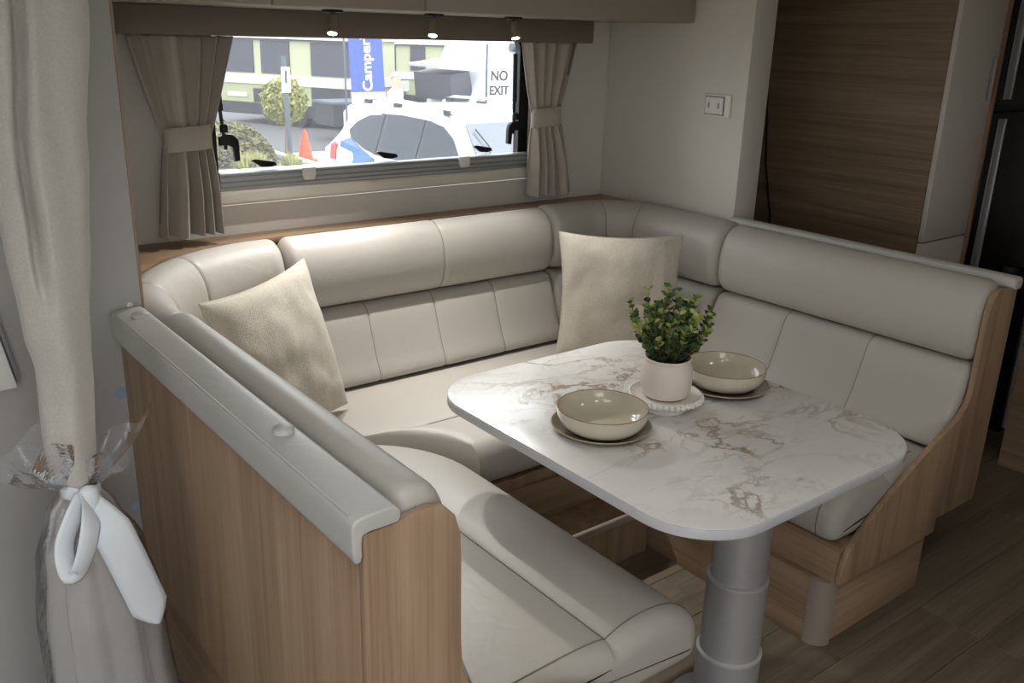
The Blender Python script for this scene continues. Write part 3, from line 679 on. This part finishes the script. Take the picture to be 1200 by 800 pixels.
for z in zr(1.96, .75, 60):
    a, b, h = interp(TAB, z); cx = (a+b)/2; w = (b-a)/2; o = []
    fx = a+(b-a)*(.42-.10*max(0, min(1, (1.63-z)/.45)))
    gd = .06*max(0, min(1, (z-1.10)/.15))
    for k in range(96):
        t = k*2*pi/96; x = cx+w*cos(t)*(1+.02*sin(z*9)); y = YC+h*sin(t)*(1+.10*sin(4*t+z*2))
        if sin(t) < 0: y += gd*math.exp(-((x-fx)/.009)**2)
        if sin(t) < 0: y += .003*noise.noise(Vector((x*30, z*6, 1)))+ .012*math.exp(-((z-(.93))/.012)**2)*.5
        o.append((x, y, z))
    rings.append(o)
pc.part('upper_cloth', G().loft(rings), 'wool', smooth=180)
pc.part('selvedge', G().tube([(interp(TAB, z)[1]-.004, YC-.012, z) for z in zr(1.95, .78, 30)], .0045, 6), 'wool', smooth=180)
pc.part('lower_cloth', G().loft([cross(z, -.004, 6, .30, .4) for z in zr(.745, .03, 40)]), 'wool', smooth=180)
# bag: gathered neck, ruffle above the ribbon, loose body below
rings = []
for z in zr(.735, .025, 46):
    a, b, h = interp(TAB, z); cx = (a+b)/2; w = (b-a)/2; e = min(1, (.735-z)/.12); o = []
    for k in range(96):
        t = k*2*pi/96; cr = (1-e)*.10*sin(17*t)+.05*noise.noise(Vector((cos(t)*2.5, sin(t)*2.5, z*5)))*e+.02*noise.noise(Vector((cos(t)*7, sin(t)*7, z*16)))*e
        q = 1+cr; o.append((cx+(w*q+.003+.024*e)*cos(t), YC+(h*q+.003+.022*e)*sin(t), z))
    rings.append(o)
bag = pc.part('bag', G().loft(rings, False), 'poly_film', smooth=180)
rings = []
for j, z in enumerate(zr(0, 1, 16)):
    o = []
    for k in range(140):
        t = k*2*pi/140; fl_ = .032+.085*z**.75*(1+.30*sin(2*t+.9)+.22*sin(5*t)); zz = .748+.085*z*(1+.35*sin(3*t+1.2))+.016*z*sin(9*t)+.016*z*noise.noise(Vector((cos(t)*4, sin(t)*4, z*3)))
        o.append((.324+fl_*cos(t), YC+fl_*sin(t)*.6*(1+.2*z*sin(13*t)), zz))
    rings.append(o)
pc.part('ruffle', G().loft(rings, False), 'poly_film', bag, smooth=180)
# ribbon: band, loop and tail
rb_ = G().loft([[(.324+.036*cos(t), YC+.036*sin(t), .742+dz+.004*sin(2*t)) for t in [k*2*pi/40 for k in range(40)]] for dz in (-.014, -.008, .008, .014)], False)
rbn = pc.part('ribbon', rb_, 'ribbon')
def ribbon(center, width, normal_hint=(0, -1, 0)):
    L_, R_ = [], []; n = len(center)
    for i, p in enumerate(center):
        p = Vector(p); a = Vector(center[max(0, i-1)]); b = Vector(center[min(n-1, i+1)]); t = (b-a).normalized(); s = t.cross(Vector(normal_hint)).normalized()*width[i]/2
        L_.append(p-s); R_.append(p+s)
    rows = []
    for i in range(n): rows.append([L_[i].lerp(R_[i], k/6)+Vector((0, -.006*sin(pi*k/6), 0)) for k in range(7)])
    return G().grid(rows)
def curve(pts, n=30):
    o = []
    for k in range(n):
        t = k/(n-1)*(len(pts)-1); i = min(int(t), len(pts)-2); f = t-i
        p0, p1, p2, p3 = [Vector(pts[max(0, min(len(pts)-1, i+q))]) for q in (-1, 0, 1, 2)]
        o.append(.5*((2*p1)+(-p0+p2)*f+(2*p0-5*p1+4*p2-p3)*f*f+(-p0+3*p1-3*p2+p3)*f**3))
    return o
yf = YC-.085
tail = curve([(0.329, YC-.042, .738), (0.348, yf, .69), (0.374, yf-.006, .60), (0.398, yf, .51), (0.418, yf+.004, .44)], 30)
o = pc.part('ribbon_tail', ribbon(tail, [.022+.05*min(1, k/8)-.0*(k > 24) if k < 25 else .072-.016*(k-24)*.75 for k in range(30)]), 'ribbon', rbn, smooth=180); o.modifiers.new('thickness', 'SOLIDIFY').thickness = .001
lp = curve([(0.324, YC-.042, .742), (0.316, yf-.012, .715), (0.298, yf-.02, .655), (0.282, yf-.012, .618), (0.269, yf-.002, .625), (0.270, yf+.008, .67), (0.292, yf+.016, .715), (0.316, YC-.044, .738)], 40)
o = pc.part('ribbon_loop', ribbon(lp, [.046]*40, (.45, -.9, 0)), 'ribbon', rbn, smooth=180); o.modifiers.new('thickness', 'SOLIDIFY').thickness = .001
o = pc.part('ribbon_knot', G().lathe([(.004, -.026), (.016, -.02), (.019, 0), (.016, .02), (.004, .026)], (0.327, YC-.048, .738), 20), 'ribbon', rbn, smooth=180)
# white drop flap on the grey board at the frame's left
fp = Thing('fold_flap', 'white hinged flap with grey edge strip on the grey board', 'flap', (.22, 2.12, .84))
fp.part('board', G().prism([(.10, 1.03), (.262, 1.03), (.296, .834), (.10, .828)], 'y', 2.118, 2.134, .002), 'white_plastic')
fp.part('edge_strip', G().prism([(.268, 1.02), (.276, 1.02), (.302, .862), (.302, .845), (.297, .845)], 'y', 2.112, 2.140, .001), 'bracket_grey')

# ============================================================ SWITCH, RIGHT HAND CABINETS
sw = Thing('wall_switch', 'white wall switch plate with grey outlined rocker', 'switch', (2.744, 2.283, 1.36))
sw.part('plate', G().rbox(2.7345, 2.7435, 2.222, 2.348, 1.320, 1.402, .004), 'white_plastic')
sw.part('border', G().rbox(2.7325, 2.7343, 2.248, 2.340, 1.327, 1.395, .0008), 'bracket_grey')
rk = sw.part('rocker', G().rbox(2.7300, 2.7323, 2.252, 2.336, 1.331, 1.391, .001), 'white_plastic')
for y in (2.27, 2.315): sw.part('rocker_mark', G().rbox(2.7290, 2.7299, y, y+.006, 1.352, 1.372, .0003), 'bracket_grey', rk)
XW, YF = 3.40, 1.76
pn = Thing('pantry_cabinet', 'tall pantry cabinet with oak side and white doors', 'cabinet', (3.58, 2.3, 0))
pn.part('side_panel', G().rbox(XW, XW+.016, YF+.022, 2.885, 0, 1.975, .002), 'oak_shade')
pn.part('carcass', G().box(XW+.017, 3.735, YF+.022, 2.885, 0, 1.975), 'white_gloss')
dr = pn.part('door', G().rbox(XW+.001, 3.736, YF, YF+.020, .868, 1.972, .002), 'white_gloss')
pn.part('handle', G().rbox(3.688, 3.697, YF-.018, YF-.001, 1.40, 1.56, .002), 'aluminium', dr)
pn.part('lower_door', G().rbox(XW+.001, 3.736, YF, YF+.020, .08, .862, .002), 'white_gloss')
pn.part('edge_panel', G().rbox(3.7375, 3.752, YF-.012, 2.4, 0, 1.975, .002), 'copper_edge')
tag(G().tube([(XW-.008, 2.56, 1.40), (XW-.008, 2.527, 1.085), (XW-.008, 2.471, .858), (XW-.008, 2.44, .02)], .0045).obj('cable', 'black_plastic', None, (XW-.006, 2.55, .02)), 'thin black cable hanging down the oak cabinet side', 'cable')
fr = Thing('fridge', 'tall black fridge with aluminium door trims beside the pantry', 'fridge', (4.1, 1.9, 0))
fr.part('body', G().rbox(3.755, 4.45, YF+.03, 2.45, .05, 1.93, .004), 'black_plastic')
fr.part('upper_door', G().rbox(3.765, 4.44, YF-.01, YF+.028, 1.375, 1.92, .006), 'black_gloss')
fr.part('lower_door', G().rbox(3.765, 4.44, YF-.01, YF+.028, .08, 1.35, .006), 'black_gloss')
for z0, z1 in ((1.40, 1.90), (.10, 1.325)):
    fr.part('door_trim', G().rbox(3.805, 3.842, YF-.018, YF-.0105, z0, z1, .002), 'alu_edge')
    fr.part('door_trim', G().rbox(3.843, 3.853, YF-.026, YF-.0105, z0, z1, .002), 'aluminium')
kc = Thing('kitchen_cabinet', 'low oak kitchen cabinet beyond the bench end', 'cabinet', (3.9, 1.0, 0))
kc.part('side_panel', G().rbox(3.62, 3.638, .3, 1.405, .0, .80, .002), 'oak_y')
kc.part('carcass', G().box(3.6385, 4.2, .3, 1.405, .0, .80), 'oak_x')
kc.part('worktop', G().rbox(3.61, 4.22, .29, 1.415, .801, .83, .003), 'white_gloss')
kc.part('edge_trim', G().rbox(3.612, 3.638, 1.4055, 1.418, .16, .80, .002), 'aluminium')
kc.part('black_panel', G().rbox(3.60, 3.639, 1.4185, 1.53, .14, .80, .002), 'black_gloss')

# ============================================================ OUTDOORS
GZ = -.85
struct('ground', G().box(-60, 90, 2.96, 120, GZ-.3, GZ).box(-60, 90, -60, 2.96, GZ-.3, GZ), 'concrete', 0)
struct('road', G().box(-20, 60, 17.6, 60, GZ, GZ+.01), 'asphalt', 0)
# white estate car pointing at the window: own frame a = across (right side at 0), b = along (front 0), world x=5.4+a, y=6.5+b
cr = Thing('car', 'white estate car with roof rails and blue rear flash parked outside', 'car', (6.3, 8.7, GZ))
X0, Y0 = 5.40, 6.52
def sect(b, zl, zs, zt, inset, top_in):
    # ring of a car section: sill, shoulder, roof edge
    w = 1.80; x0 = X0; z0 = GZ
    p = [(x0+.10, z0+zl), (x0+.02, z0+zl+.08), (x0, z0+zs*.72), (x0+.03, z0+zs)]
    if zt > zs+.01: p += [(x0+inset*.55, z0+(zs+zt)/2), (x0+inset, z0+zt-.05), (x0+inset+top_in, z0+zt)]
    else: p += [(x0+.06, z0+zs+.01), (x0+.12, z0+zs+.02), (x0+.3, z0+zs+.03)]
    q = [(2*x0+w-x, z) for x, z in p][::-1]
    return [(x, Y0+b, z) for x, z in p+q]
secs = [(0, .35, .62, .62, .1, .2), (.12, .25, .74, .74, .1, .2), (.9, .22, .93, .93, .1, .2), (1.15, .22, .96, 1.02, .12, .2), (1.62, .22, .97, 1.50, .20, .12), (2.0, .22, .97, 1.585, .20, .14), (2.9, .22, .98, 1.60, .20, .14), (3.6, .22, .99, 1.57, .20, .14), (3.95, .22, 1.0, 1.50, .21, .14), (4.2, .25, 1.0, 1.22, .16, .2), (4.36, .30, .98, 1.02, .12, .2), (4.42, .4, .8, .8, .1, .2)]
cr.part('body', G().loft([sect(*s) for s in secs]), 'car_white', smooth=35)
def side_pt(b, z, off=-.006):
    zs = .98; f = max(0, (z-zs)/(1.53-zs)); return (X0+.03+f*.165+off, Y0+b, GZ+z)
def side_win(name, pts, m, off=-.024):
    A = [side_pt(b, z, off) for b, z in pts]; B = [(p[0]+.02, p[1], p[2]) for p in A]; n = len(A)
    return cr.part(name, G().add(A+B, [tuple(range(n)), tuple(range(n, 2*n))[::-1]]+[(i, (i+1) % n, n+(i+1) % n, n+i) for i in range(n)]), m, smooth=0)
side_win('front_window', [(1.35, 1.02), (1.40, 1.16), (1.62, 1.36), (1.85, 1.465), (2.12, 1.50), (2.15, 1.02)], 'car_glass')
side_win('pillar', [(2.08, 1.02), (2.08, 1.50), (3.15, 1.50), (3.15, 1.03)], 'black_gloss', -.018)
side_win('rear_window', [(2.22, 1.02), (2.19, 1.505), (2.75, 1.515), (2.98, 1.50), (3.02, 1.03)], 'car_glass')
side_win('quarter_window', [(3.09, 1.04), (3.06, 1.49), (3.4, 1.46), (3.68, 1.36), (3.82, 1.25), (3.75, 1.17), (3.35, 1.06)], 'car_glass')
side_win('blue_flash', [(2.95, .70), (3.12, .98), (3.42, 1.05), (3.76, 1.16), (3.98, 1.10), (4.03, .70)], 'car_blue', -.020)
side_win('tail_lamp', [(4.06, .86), (4.06, 1.05), (4.12, 1.08), (4.2, 1.04), (4.2, .86)], 'car_red', -.03)
w0 = [(X0+.20, Y0+1.13, GZ+1.005), (X0+1.60, Y0+1.13, GZ+1.005), (X0+1.50, Y0+1.63, GZ+1.50), (X0+.30, Y0+1.63, GZ+1.50)]
nrm = Vector((0, -.7, .7))*.02
cr.part('windscreen', G().add(w0+[tuple(Vector(p)+nrm) for p in w0], [(0, 1, 2, 3), (7, 6, 5, 4), (0, 4, 5, 1), (1, 5, 6, 2), (2, 6, 7, 3), (3, 7, 4, 0)]), 'windscreen', smooth=0)
cr.part('wiper', G().tube([(X0+.30, Y0+1.12, GZ+1.06), (X0+.42, Y0+1.35, GZ+1.30), (X0+.36, Y0+1.52, GZ+1.46)], .008), 'black_plastic')
for xr in (X0+.30, X0+1.50):
    rl = cr.part('roof_rail', G().tube([(xr, Y0+1.8, GZ+1.57), (xr, Y0+1.95, GZ+1.625), (xr, Y0+2.9, GZ+1.655), (xr, Y0+3.6, GZ+1.635), (xr, Y0+3.85, GZ+1.56)], .018), 'aluminium')
    for b in (1.95, 3.0, 3.7): cr.part('rail_foot', G().box(xr-.02, xr+.02, Y0+b-.07, Y0+b+.07, GZ+1.57, GZ+1.62), 'black_plastic', rl)
for b in (.85, 3.45):
    for xx in (X0+.01, X0+1.79-.2):
        w = cr.part('wheel', G().tube([(xx, Y0+b, GZ+.33), (xx+.2, Y0+b, GZ+.33)], .33, 28), 'tyre')
        cr.part('hub_cap', G().tube([(xx-.006, Y0+b, GZ+.33), (xx+.206, Y0+b, GZ+.33)], .2, 20), 'aluminium', w)
for xx in (X0+.15, X0+1.3): cr.part('head_lamp', G().rbox(xx, xx+.35, Y0+.03, Y0+.2, GZ+.6, GZ+.72, .03), 'windscreen')

def camper(label, P0, P1, depth, wins, lowers, z, loc, posts=()):
    """side wall from P0 to P1 (ground points, seen face), wins = [(t0,t1)] along it"""
    A = Vector((*P0, GZ)); B = Vector((*P1, GZ)); L_ = (B-A).length; u = (B-A)/L_; n = Vector((u.y, -u.x, 0))   # n points at the viewer
    if n.dot(-A) < 0: n = -n
    t = Thing('camper_trailer', label, 'camper trailer', A+u*L_/2-n*depth/2)
    def blk(a0, a1, z0, z1, o0, o1):
        v = [A+u*a+n*o+Vector((0, 0, zz-GZ)) for a in (a0, a1) for o in (o0, o1) for zz in (z0, z1)]
        return G().add(v, [(0, 1, 3, 2), (4, 6, 7, 5), (0, 4, 5, 1), (2, 3, 7, 6), (0, 2, 6, 4), (1, 5, 7, 3)])
    zb, zp, zw, zt = z
    t.part('chassis', blk(0, L_, GZ+.25, zb, -depth, 0), 'camper_dark', smooth=0)
    t.part('body_panel', blk(0, L_, zb, zp, -depth, .02), 'camper_green', smooth=0)
    t.part('waist_band', blk(-.05, L_+.05, zp, zw, -depth-.02, .06), 'camper_white', smooth=0)
    t.part('canvas_wall', blk(.02, L_-.02, zw, zt, -depth+.02, .0), 'camper_post', smooth=0)
    for a, b in wins: t.part('window', blk(a*L_, b*L_, zw+.04, zt-.05, .002, .03), 'camper_screen', smooth=0)
    t.part('roof', blk(-.08, L_+.08, zt, zt+.10, -depth-.05, .12), 'camper_roof', smooth=0)
    t.part('roof_seal', blk(-.06, L_+.06, zt-.03, zt, .02, .08), 'camper_dark', smooth=0)
    for (a, b, z0, z1, m, nm) in lowers: t.part(nm, blk(a*L_, b*L_, z0, z1, .021, .05), m, smooth=0)
    for a in (.42, .60):
        c = A+u*L_*a+n*.0+Vector((0, 0, .33)); t.part('wheel', G().tube([c-n*.2, c+n*.02], .33, 20), 'tyre')
    return t, A, u, n, L_, blk
t, A, u, n, L_, blk = camper('long pop-top camper with green panels and dark mesh windows beyond the hedge', (9.14, 24.2), (10.95, 20.5), 2.0,
    [(.03, .28), (.34, .56), (.72, 1.0)], [(.06, .22, -.17, -.06, 'camper_white', 'decal'), (.27, .36, -.28, .06, 'camper_dark', 'hatch'), (.72, 1.0, -.30, .18, 'camper_dark', 'front_panel')], (-.30, .17, .40, 1.28), None)
bx_ = G().box(9.55, 11.3, 18.7, 19.6, GZ+.35, -.02)
t.part('tool_box', bx_, 'camper_dark', smooth=0); t.part('tool_box_lid', G().box(9.5, 11.35, 18.65, 19.65, -.02, .03), 'post_grey', smooth=0)
for dx in (0, .36):
    t.part('gas_bottle', G().lathe([(.14, 0), (.16, .05), (.16, .38), (.1, .46), (.05, .52), (.02, .54)], (9.55+dx, 17.9, GZ+.35), 20), 'camper_white')
t.part('drawbar', G().box(10.9, 11.1, 16.9, 18.4, GZ+.42, GZ+.52), 'camper_dark', smooth=0)
camper('green and white pop-top camper behind the blue banner and the standing person', (13.0, 25.5), (17.4, 23.6), 2.0,
    [(.02, .16), (.30, .40), (.49, .585), (.70, 1.0)], [(.42, .48, -.2, .12, 'camper_white', 'decal'), (.28, .40, -.05, .0, 'camper_white', 'decal'), (.66, .75, -.05, .0, 'camper_white', 'decal'), (.0, .16, -.6, .05, 'camper_dark', 'door')], (-.30, .16, .37, 1.16), None)
cv = Thing('caravan', 'white caravan with sloping nose and dark window behind the NO EXIT sign', 'caravan', (13.9, 18.5, GZ))
cv.part('body', G().prism([(12.75, -.2), (12.85, -.35), (16.5, -.35), (16.5, 1.36), (13.55, 1.36), (13.35, 1.25)], 'y', 17.9, 20.0, .03), 'car_white')
cv.part('nose_window', G().prism([(12.35, .02), (12.30, .62), (12.85, .70), (12.98, .05)], 'y', 18.2, 19.8, .02), 'camper_screen')
cv.part('nose_visor', G().prism([(12.20, .76), (12.18, .82), (13.0, .92), (13.0, .86)], 'y', 18.0, 19.9, .01), 'car_white')
cv.part('side_window', G().box(13.95, 15.2, 17.86, 17.9, .55, 1.12), 'camper_screen', smooth=0)
cv.part('awning', G().tube([(13.75, 17.78, 1.26), (16.3, 17.78, 1.26)], .10, 16), 'post_grey')
cv.part('chassis', G().box(12.9, 16.4, 18.0, 19.9, GZ+.3, -.36), 'camper_dark', smooth=0)
for y in (18.0, 19.7): cv.part('wheel', G().tube([(14.6, y, GZ+.33), (14.6, y+.2, GZ+.33)], .33, 20), 'tyre')
def text(body, size, m, parent, loc_off, rot, name='lettering', bold=.0):
    cu = bpy.data.curves.new(name, 'FONT'); cu.body = body; cu.size = size; cu.extrude = .004; cu.align_x = 'CENTER'; cu.align_y = 'CENTER'; cu.offset = bold
    tmp = bpy.data.objects.new('tmp', cu); C.objects.link(tmp); dg = bpy.context.evaluated_depsgraph_get(); me = bpy.data.meshes.new_from_object(tmp.evaluated_get(dg))
    bpy.data.objects.remove(tmp); me.name = name; me.materials.clear(); me.materials.append(MATS[m]); o = bpy.data.objects.new(name, me); C.objects.link(o); o.parent = parent; o.location = loc_off; o.rotation_euler = rot; return o
# NO EXIT sign
sg = Thing('road_sign', 'white NO EXIT sign on a dark post in front of the caravan', 'sign', (10.27, 14.0, GZ))
sg.part('post', G().tube([(10.265, 14.0, GZ), (10.265, 14.0, 1.38)], .022, 10), 'post_grey')
bd = sg.part('board', G().rbox(10.28, 10.76, 13.955, 13.975, .43, .965, .004), 'sign_white')
fa = -radians(0)
text('NO', .25, 'sign_black', bd, (10.52-10.27, 13.949-14.0, .82-GZ), (pi/2, 0, 0), bold=.006)
text('EXIT', .22, 'sign_black', bd, (10.52-10.27, 13.949-14.0, .56-GZ), (pi/2, 0, 0), bold=.006)
# banner
bn = Thing('flag_banner', 'tall blue banner with white vertical lettering and white foot', 'banner', (8.9, 16.0, GZ))
bn.part('pole', G().tube([(8.47, 16.02, GZ), (8.42, 16.02, 2.6)], .02, 8), 'post_grey')
f1 = bn.part('flag', G().prism([(8.565, .43), (9.285, .43), (9.17, 2.6), (8.45, 2.6)], 'y', 15.99, 16.0), 'banner_blue', smooth=0)
bn.part('white_foot', G().prism([(8.575, .02), (9.30, .02), (9.285, .428), (8.565, .428)], 'y', 15.99, 16.0), 'banner_white', smooth=0)
text('CamperW', .29, 'banner_white', f1, (8.89-8.9, -.016, 1.07-GZ), (pi/2, -pi/2-.045, 0), bold=.004)
bn.part('base_foot', G().lathe([(.3, 0), (.3, .04), (.05, .08)], (8.48, 16.02, GZ), 20), 'camper_dark')
b2_ = Thing('flag_banner', 'blue and white banner at the window edge beside the long camper', 'banner', (8.3, 24.0, GZ))
b2_.part('flag', G().prism([(8.35, .45), (9.0, .45), (9.0, 1.15), (8.35, 1.15)], 'y', 24.6, 24.61), 'banner_blue', smooth=0)
b2_.part('white_foot', G().prism([(8.35, -.5), (9.0, -.5), (9.0, .449), (8.35, .449)], 'y', 24.6, 24.61), 'banner_white', smooth=0)
b2_.part('pole', G().tube([(8.33, 24.6, GZ), (8.33, 24.6, 1.2)], .02, 8), 'post_grey')
# street post with small white plate
ps = Thing('sign_post', 'grey street post with a small upright white plate', 'sign post', (7.21, 15.9, GZ))
ps.part('post', G().tube([(7.215, 15.9, GZ), (7.17, 15.9, 1.08)], .045, 12), 'post_grey')
pl = ps.part('plate', G().rbox(7.09, 7.25, 15.83, 15.85, .46, .90, .004), 'sign_white')
ps.part('plate_mark', G().box(7.145, 7.195, 15.826, 15.829, .62, .84), 'post_grey', pl, smooth=0)
# topiary, hedge, tufts
def leaf_cloud(pts_fn, count, size, rnd):
    g = G()
    for _ in range(count):
        p, nv = pts_fn(); nv = (Vector(nv)+Vector((rnd.gauss(0, .5), rnd.gauss(0, .5), rnd.gauss(0, .5)))).normalized(); a = nv.orthogonal().normalized(); b = nv.cross(a); s = size*rnd.uniform(.6, 1.3); th = rnd.uniform(0, pi)
        e1 = a*cos(th)+b*sin(th); e2 = nv.cross(e1)
        g.add([p+e1*s, p+e2*s*.5+nv*s*.15, p-e1*s, p-e2*s*.5+nv*s*.15], [(0, 1, 2), (0, 2, 3)])
    return g
rn = random.Random(11)
def ball(c, r):
    def fn():
        v = Vector((rn.gauss(0, 1), rn.gauss(0, 1), rn.gauss(0, 1))).normalized(); k = r*(rn.random()**.25)*(1+.12*noise.noise(v*3)); return Vector(c)+v*k, v
    return fn
tt = Thing('ball_tree', 'small round clipped tree with yellow green crown behind the post', 'tree', (7.5, 16.6, GZ))
tt.part('trunk', G().tube([(7.46, 16.6, GZ), (7.48, 16.6, -.4), (7.46, 16.6, .1)], .04, 8), 'bark')
tt.part('crown', leaf_cloud(ball((7.46, 16.6, .25), .43), 2600, .05, rn), 'leaf_yellow', smooth=0)
def mound(x0, x1, y0, y1, zt):
    def fn():
        a = rn.uniform(-1, 1); b = rn.uniform(-1, 1); h = max(0, 1-a**4)*max(0, 1-b**4); z = h**.5*(zt-GZ)*(rn.random()**.3)*(1+.12*noise.noise(Vector((a*4, b*4, 0))))
        return Vector(((x0+x1)/2+a*(x1-x0)/2, (y0+y1)/2+b*(y1-y0)/2, GZ+z)), Vector((a*.6, b*.6, 1)).normalized()
    return fn
hd = Thing('hedge', 'low rounded hedge below the long camper', 'hedge', (6.3, 16.6, GZ))
hd.part('foliage', leaf_cloud(mound(5.2, 7.05, 16.0, 17.6, -.13), 6000, .055, rn), 'leaf_hedge', smooth=0)
hd.part('stem', G().tube([(6.2, 16.7, GZ), (6.2, 16.7, GZ+.4)], .04, 6), 'bark')
for x, y, h, w in ((6.3, 15.5, .34, .40), (7.0, 15.4, .28, .14)):
    g = G()
    for k in range(420):
        a = rn.uniform(0, 2*pi); tl = rn.random()*1.1; p = Vector((x+rn.uniform(-w, w)*.5, y+rn.uniform(-.15, .15), GZ)); d = Vector((sin(tl)*cos(a), sin(tl)*sin(a)*.6, cos(tl))); l = h*rn.uniform(.7, 1.25); s = Vector((-sin(a), cos(a), 0))*.012
        g.add([p-s, p+s, p+d*l*.6+s, p+d*l+Vector((0, 0, -.06*tl)), p+d*l*.6-s], [(0, 1, 2, 4), (4, 2, 3)])
    gt = Thing('grass_tuft', 'spiky straw coloured grass tuft in front of the hedge' if x < 6.7 else 'spiky yellow green grass tuft beside the street post', 'grass', (x, y, GZ)); gt.part('blades', g, 'leaf_straw', smooth=0, kind='stuff')
# kerb and cone
struct('kerb', G().rbox(2.0, 7.5, 15.0, 15.16, GZ, GZ+.12, .03).rbox(7.34, 7.5, 15.165, 18, GZ, GZ+.12, .03), 'camper_white')
cn = Thing('traffic_cone', 'orange traffic cone on the pavement beside the car', 'cone', (7.75, 16.4, GZ))
cn.part('base', G().rbox(7.58, 7.92, 16.23, 16.57, GZ, GZ+.03, .006), 'cone_orange')
cn.part('cone', G().lathe([(.14, .03), (.035, .56), (.025, .57), (.002, .57)], (7.75, 16.4, GZ), 28), 'cone_orange')
# person in white shirt behind the car
pe = Thing('person', 'person in white shirt and dark trousers standing behind the car', 'person', (8.33, 14.0, GZ))
def skin_body():
    J = {'pel': (0, 0, .95), 'belly': (0, 0, 1.1), 'chest': (0, 0, 1.32), 'neck': (0, 0, 1.47), 'head0': (0, -.01, 1.55), 'head1': (0, -.02, 1.63), 'head2': (0, -.01, 1.69)}
    R = {'pel': .14, 'belly': .135, 'chest': .15, 'neck': .06, 'head0': .075, 'head1': .092, 'head2': .07}
    E_ = [('pel', 'belly'), ('belly', 'chest'), ('chest', 'neck'), ('neck', 'head0'), ('head0', 'head1'), ('head1', 'head2')]
    for s, k in ((-1, 'l'), (1, 'r')):
        for nm, p, r, par in (('sh', (s*.18, 0, 1.40), .07, 'chest'), ('el', (s*.26, .03, 1.12), .05, 'sh'+k), ('wr', (s*.24, -.10, .90), .033, 'el'+k), ('hd', (s*.235, -.13, .82), .036, 'wr'+k), ('hip', (s*.09, 0, .88), .10, 'pel'), ('kn', (s*.10, -.02, .48), .065, 'hip'+k), ('an', (s*.10, .02, .09), .045, 'kn'+k), ('to', (s*.11, -.13, .045), .04, 'an'+k)):
            J[nm+k] = p; R[nm+k] = r; E_.append((par, nm+k))
    ks = list(J); me = bpy.data.meshes.new('body'); me.from_pydata([J[k] for k in ks], [(ks.index(a), ks.index(b)) for a, b in E_], [])
    o = bpy.data.objects.new('tmp_body', me); C.objects.link(o); m = o.modifiers.new('s', 'SKIN'); me.skin_vertices[0].data[ks.index('pel')].use_root = True
    for i, k in enumerate(ks): me.skin_vertices[0].data[i].radius = (R[k], R[k]*(.8 if k in ('pel', 'belly', 'chest') else 1))
    o.modifiers.new('sub', 'SUBSURF').levels = 2
    dg = bpy.context.evaluated_depsgraph_get(); r = bpy.data.meshes.new_from_object(o.evaluated_get(dg)); bpy.data.objects.remove(o); return r
bm_ = skin_body(); bm_.materials.clear()
for m in ('shirt', 'trousers', 'skin'): bm_.materials.append(MATS[m])
for p in bm_.polygons:
    c = p.center; p.use_smooth = True
    p.material_index = 2 if c.z > 1.49 or (abs(c.x) > .17 and c.z < 1.15 and c.z > .75) else (0 if c.z > .92 else 1)
o = bpy.data.objects.new('body', bm_); C.objects.link(o); o.parent = pe.o; o.rotation_euler = (0, 0, .6)
pe.part('hair', G().lathe([(.088, 0), (.09, .03), (.075, .07), (.04, .095), (.002, .10)], (8.337, 14.012, GZ+1.645), 20), 'hair', smooth=180)
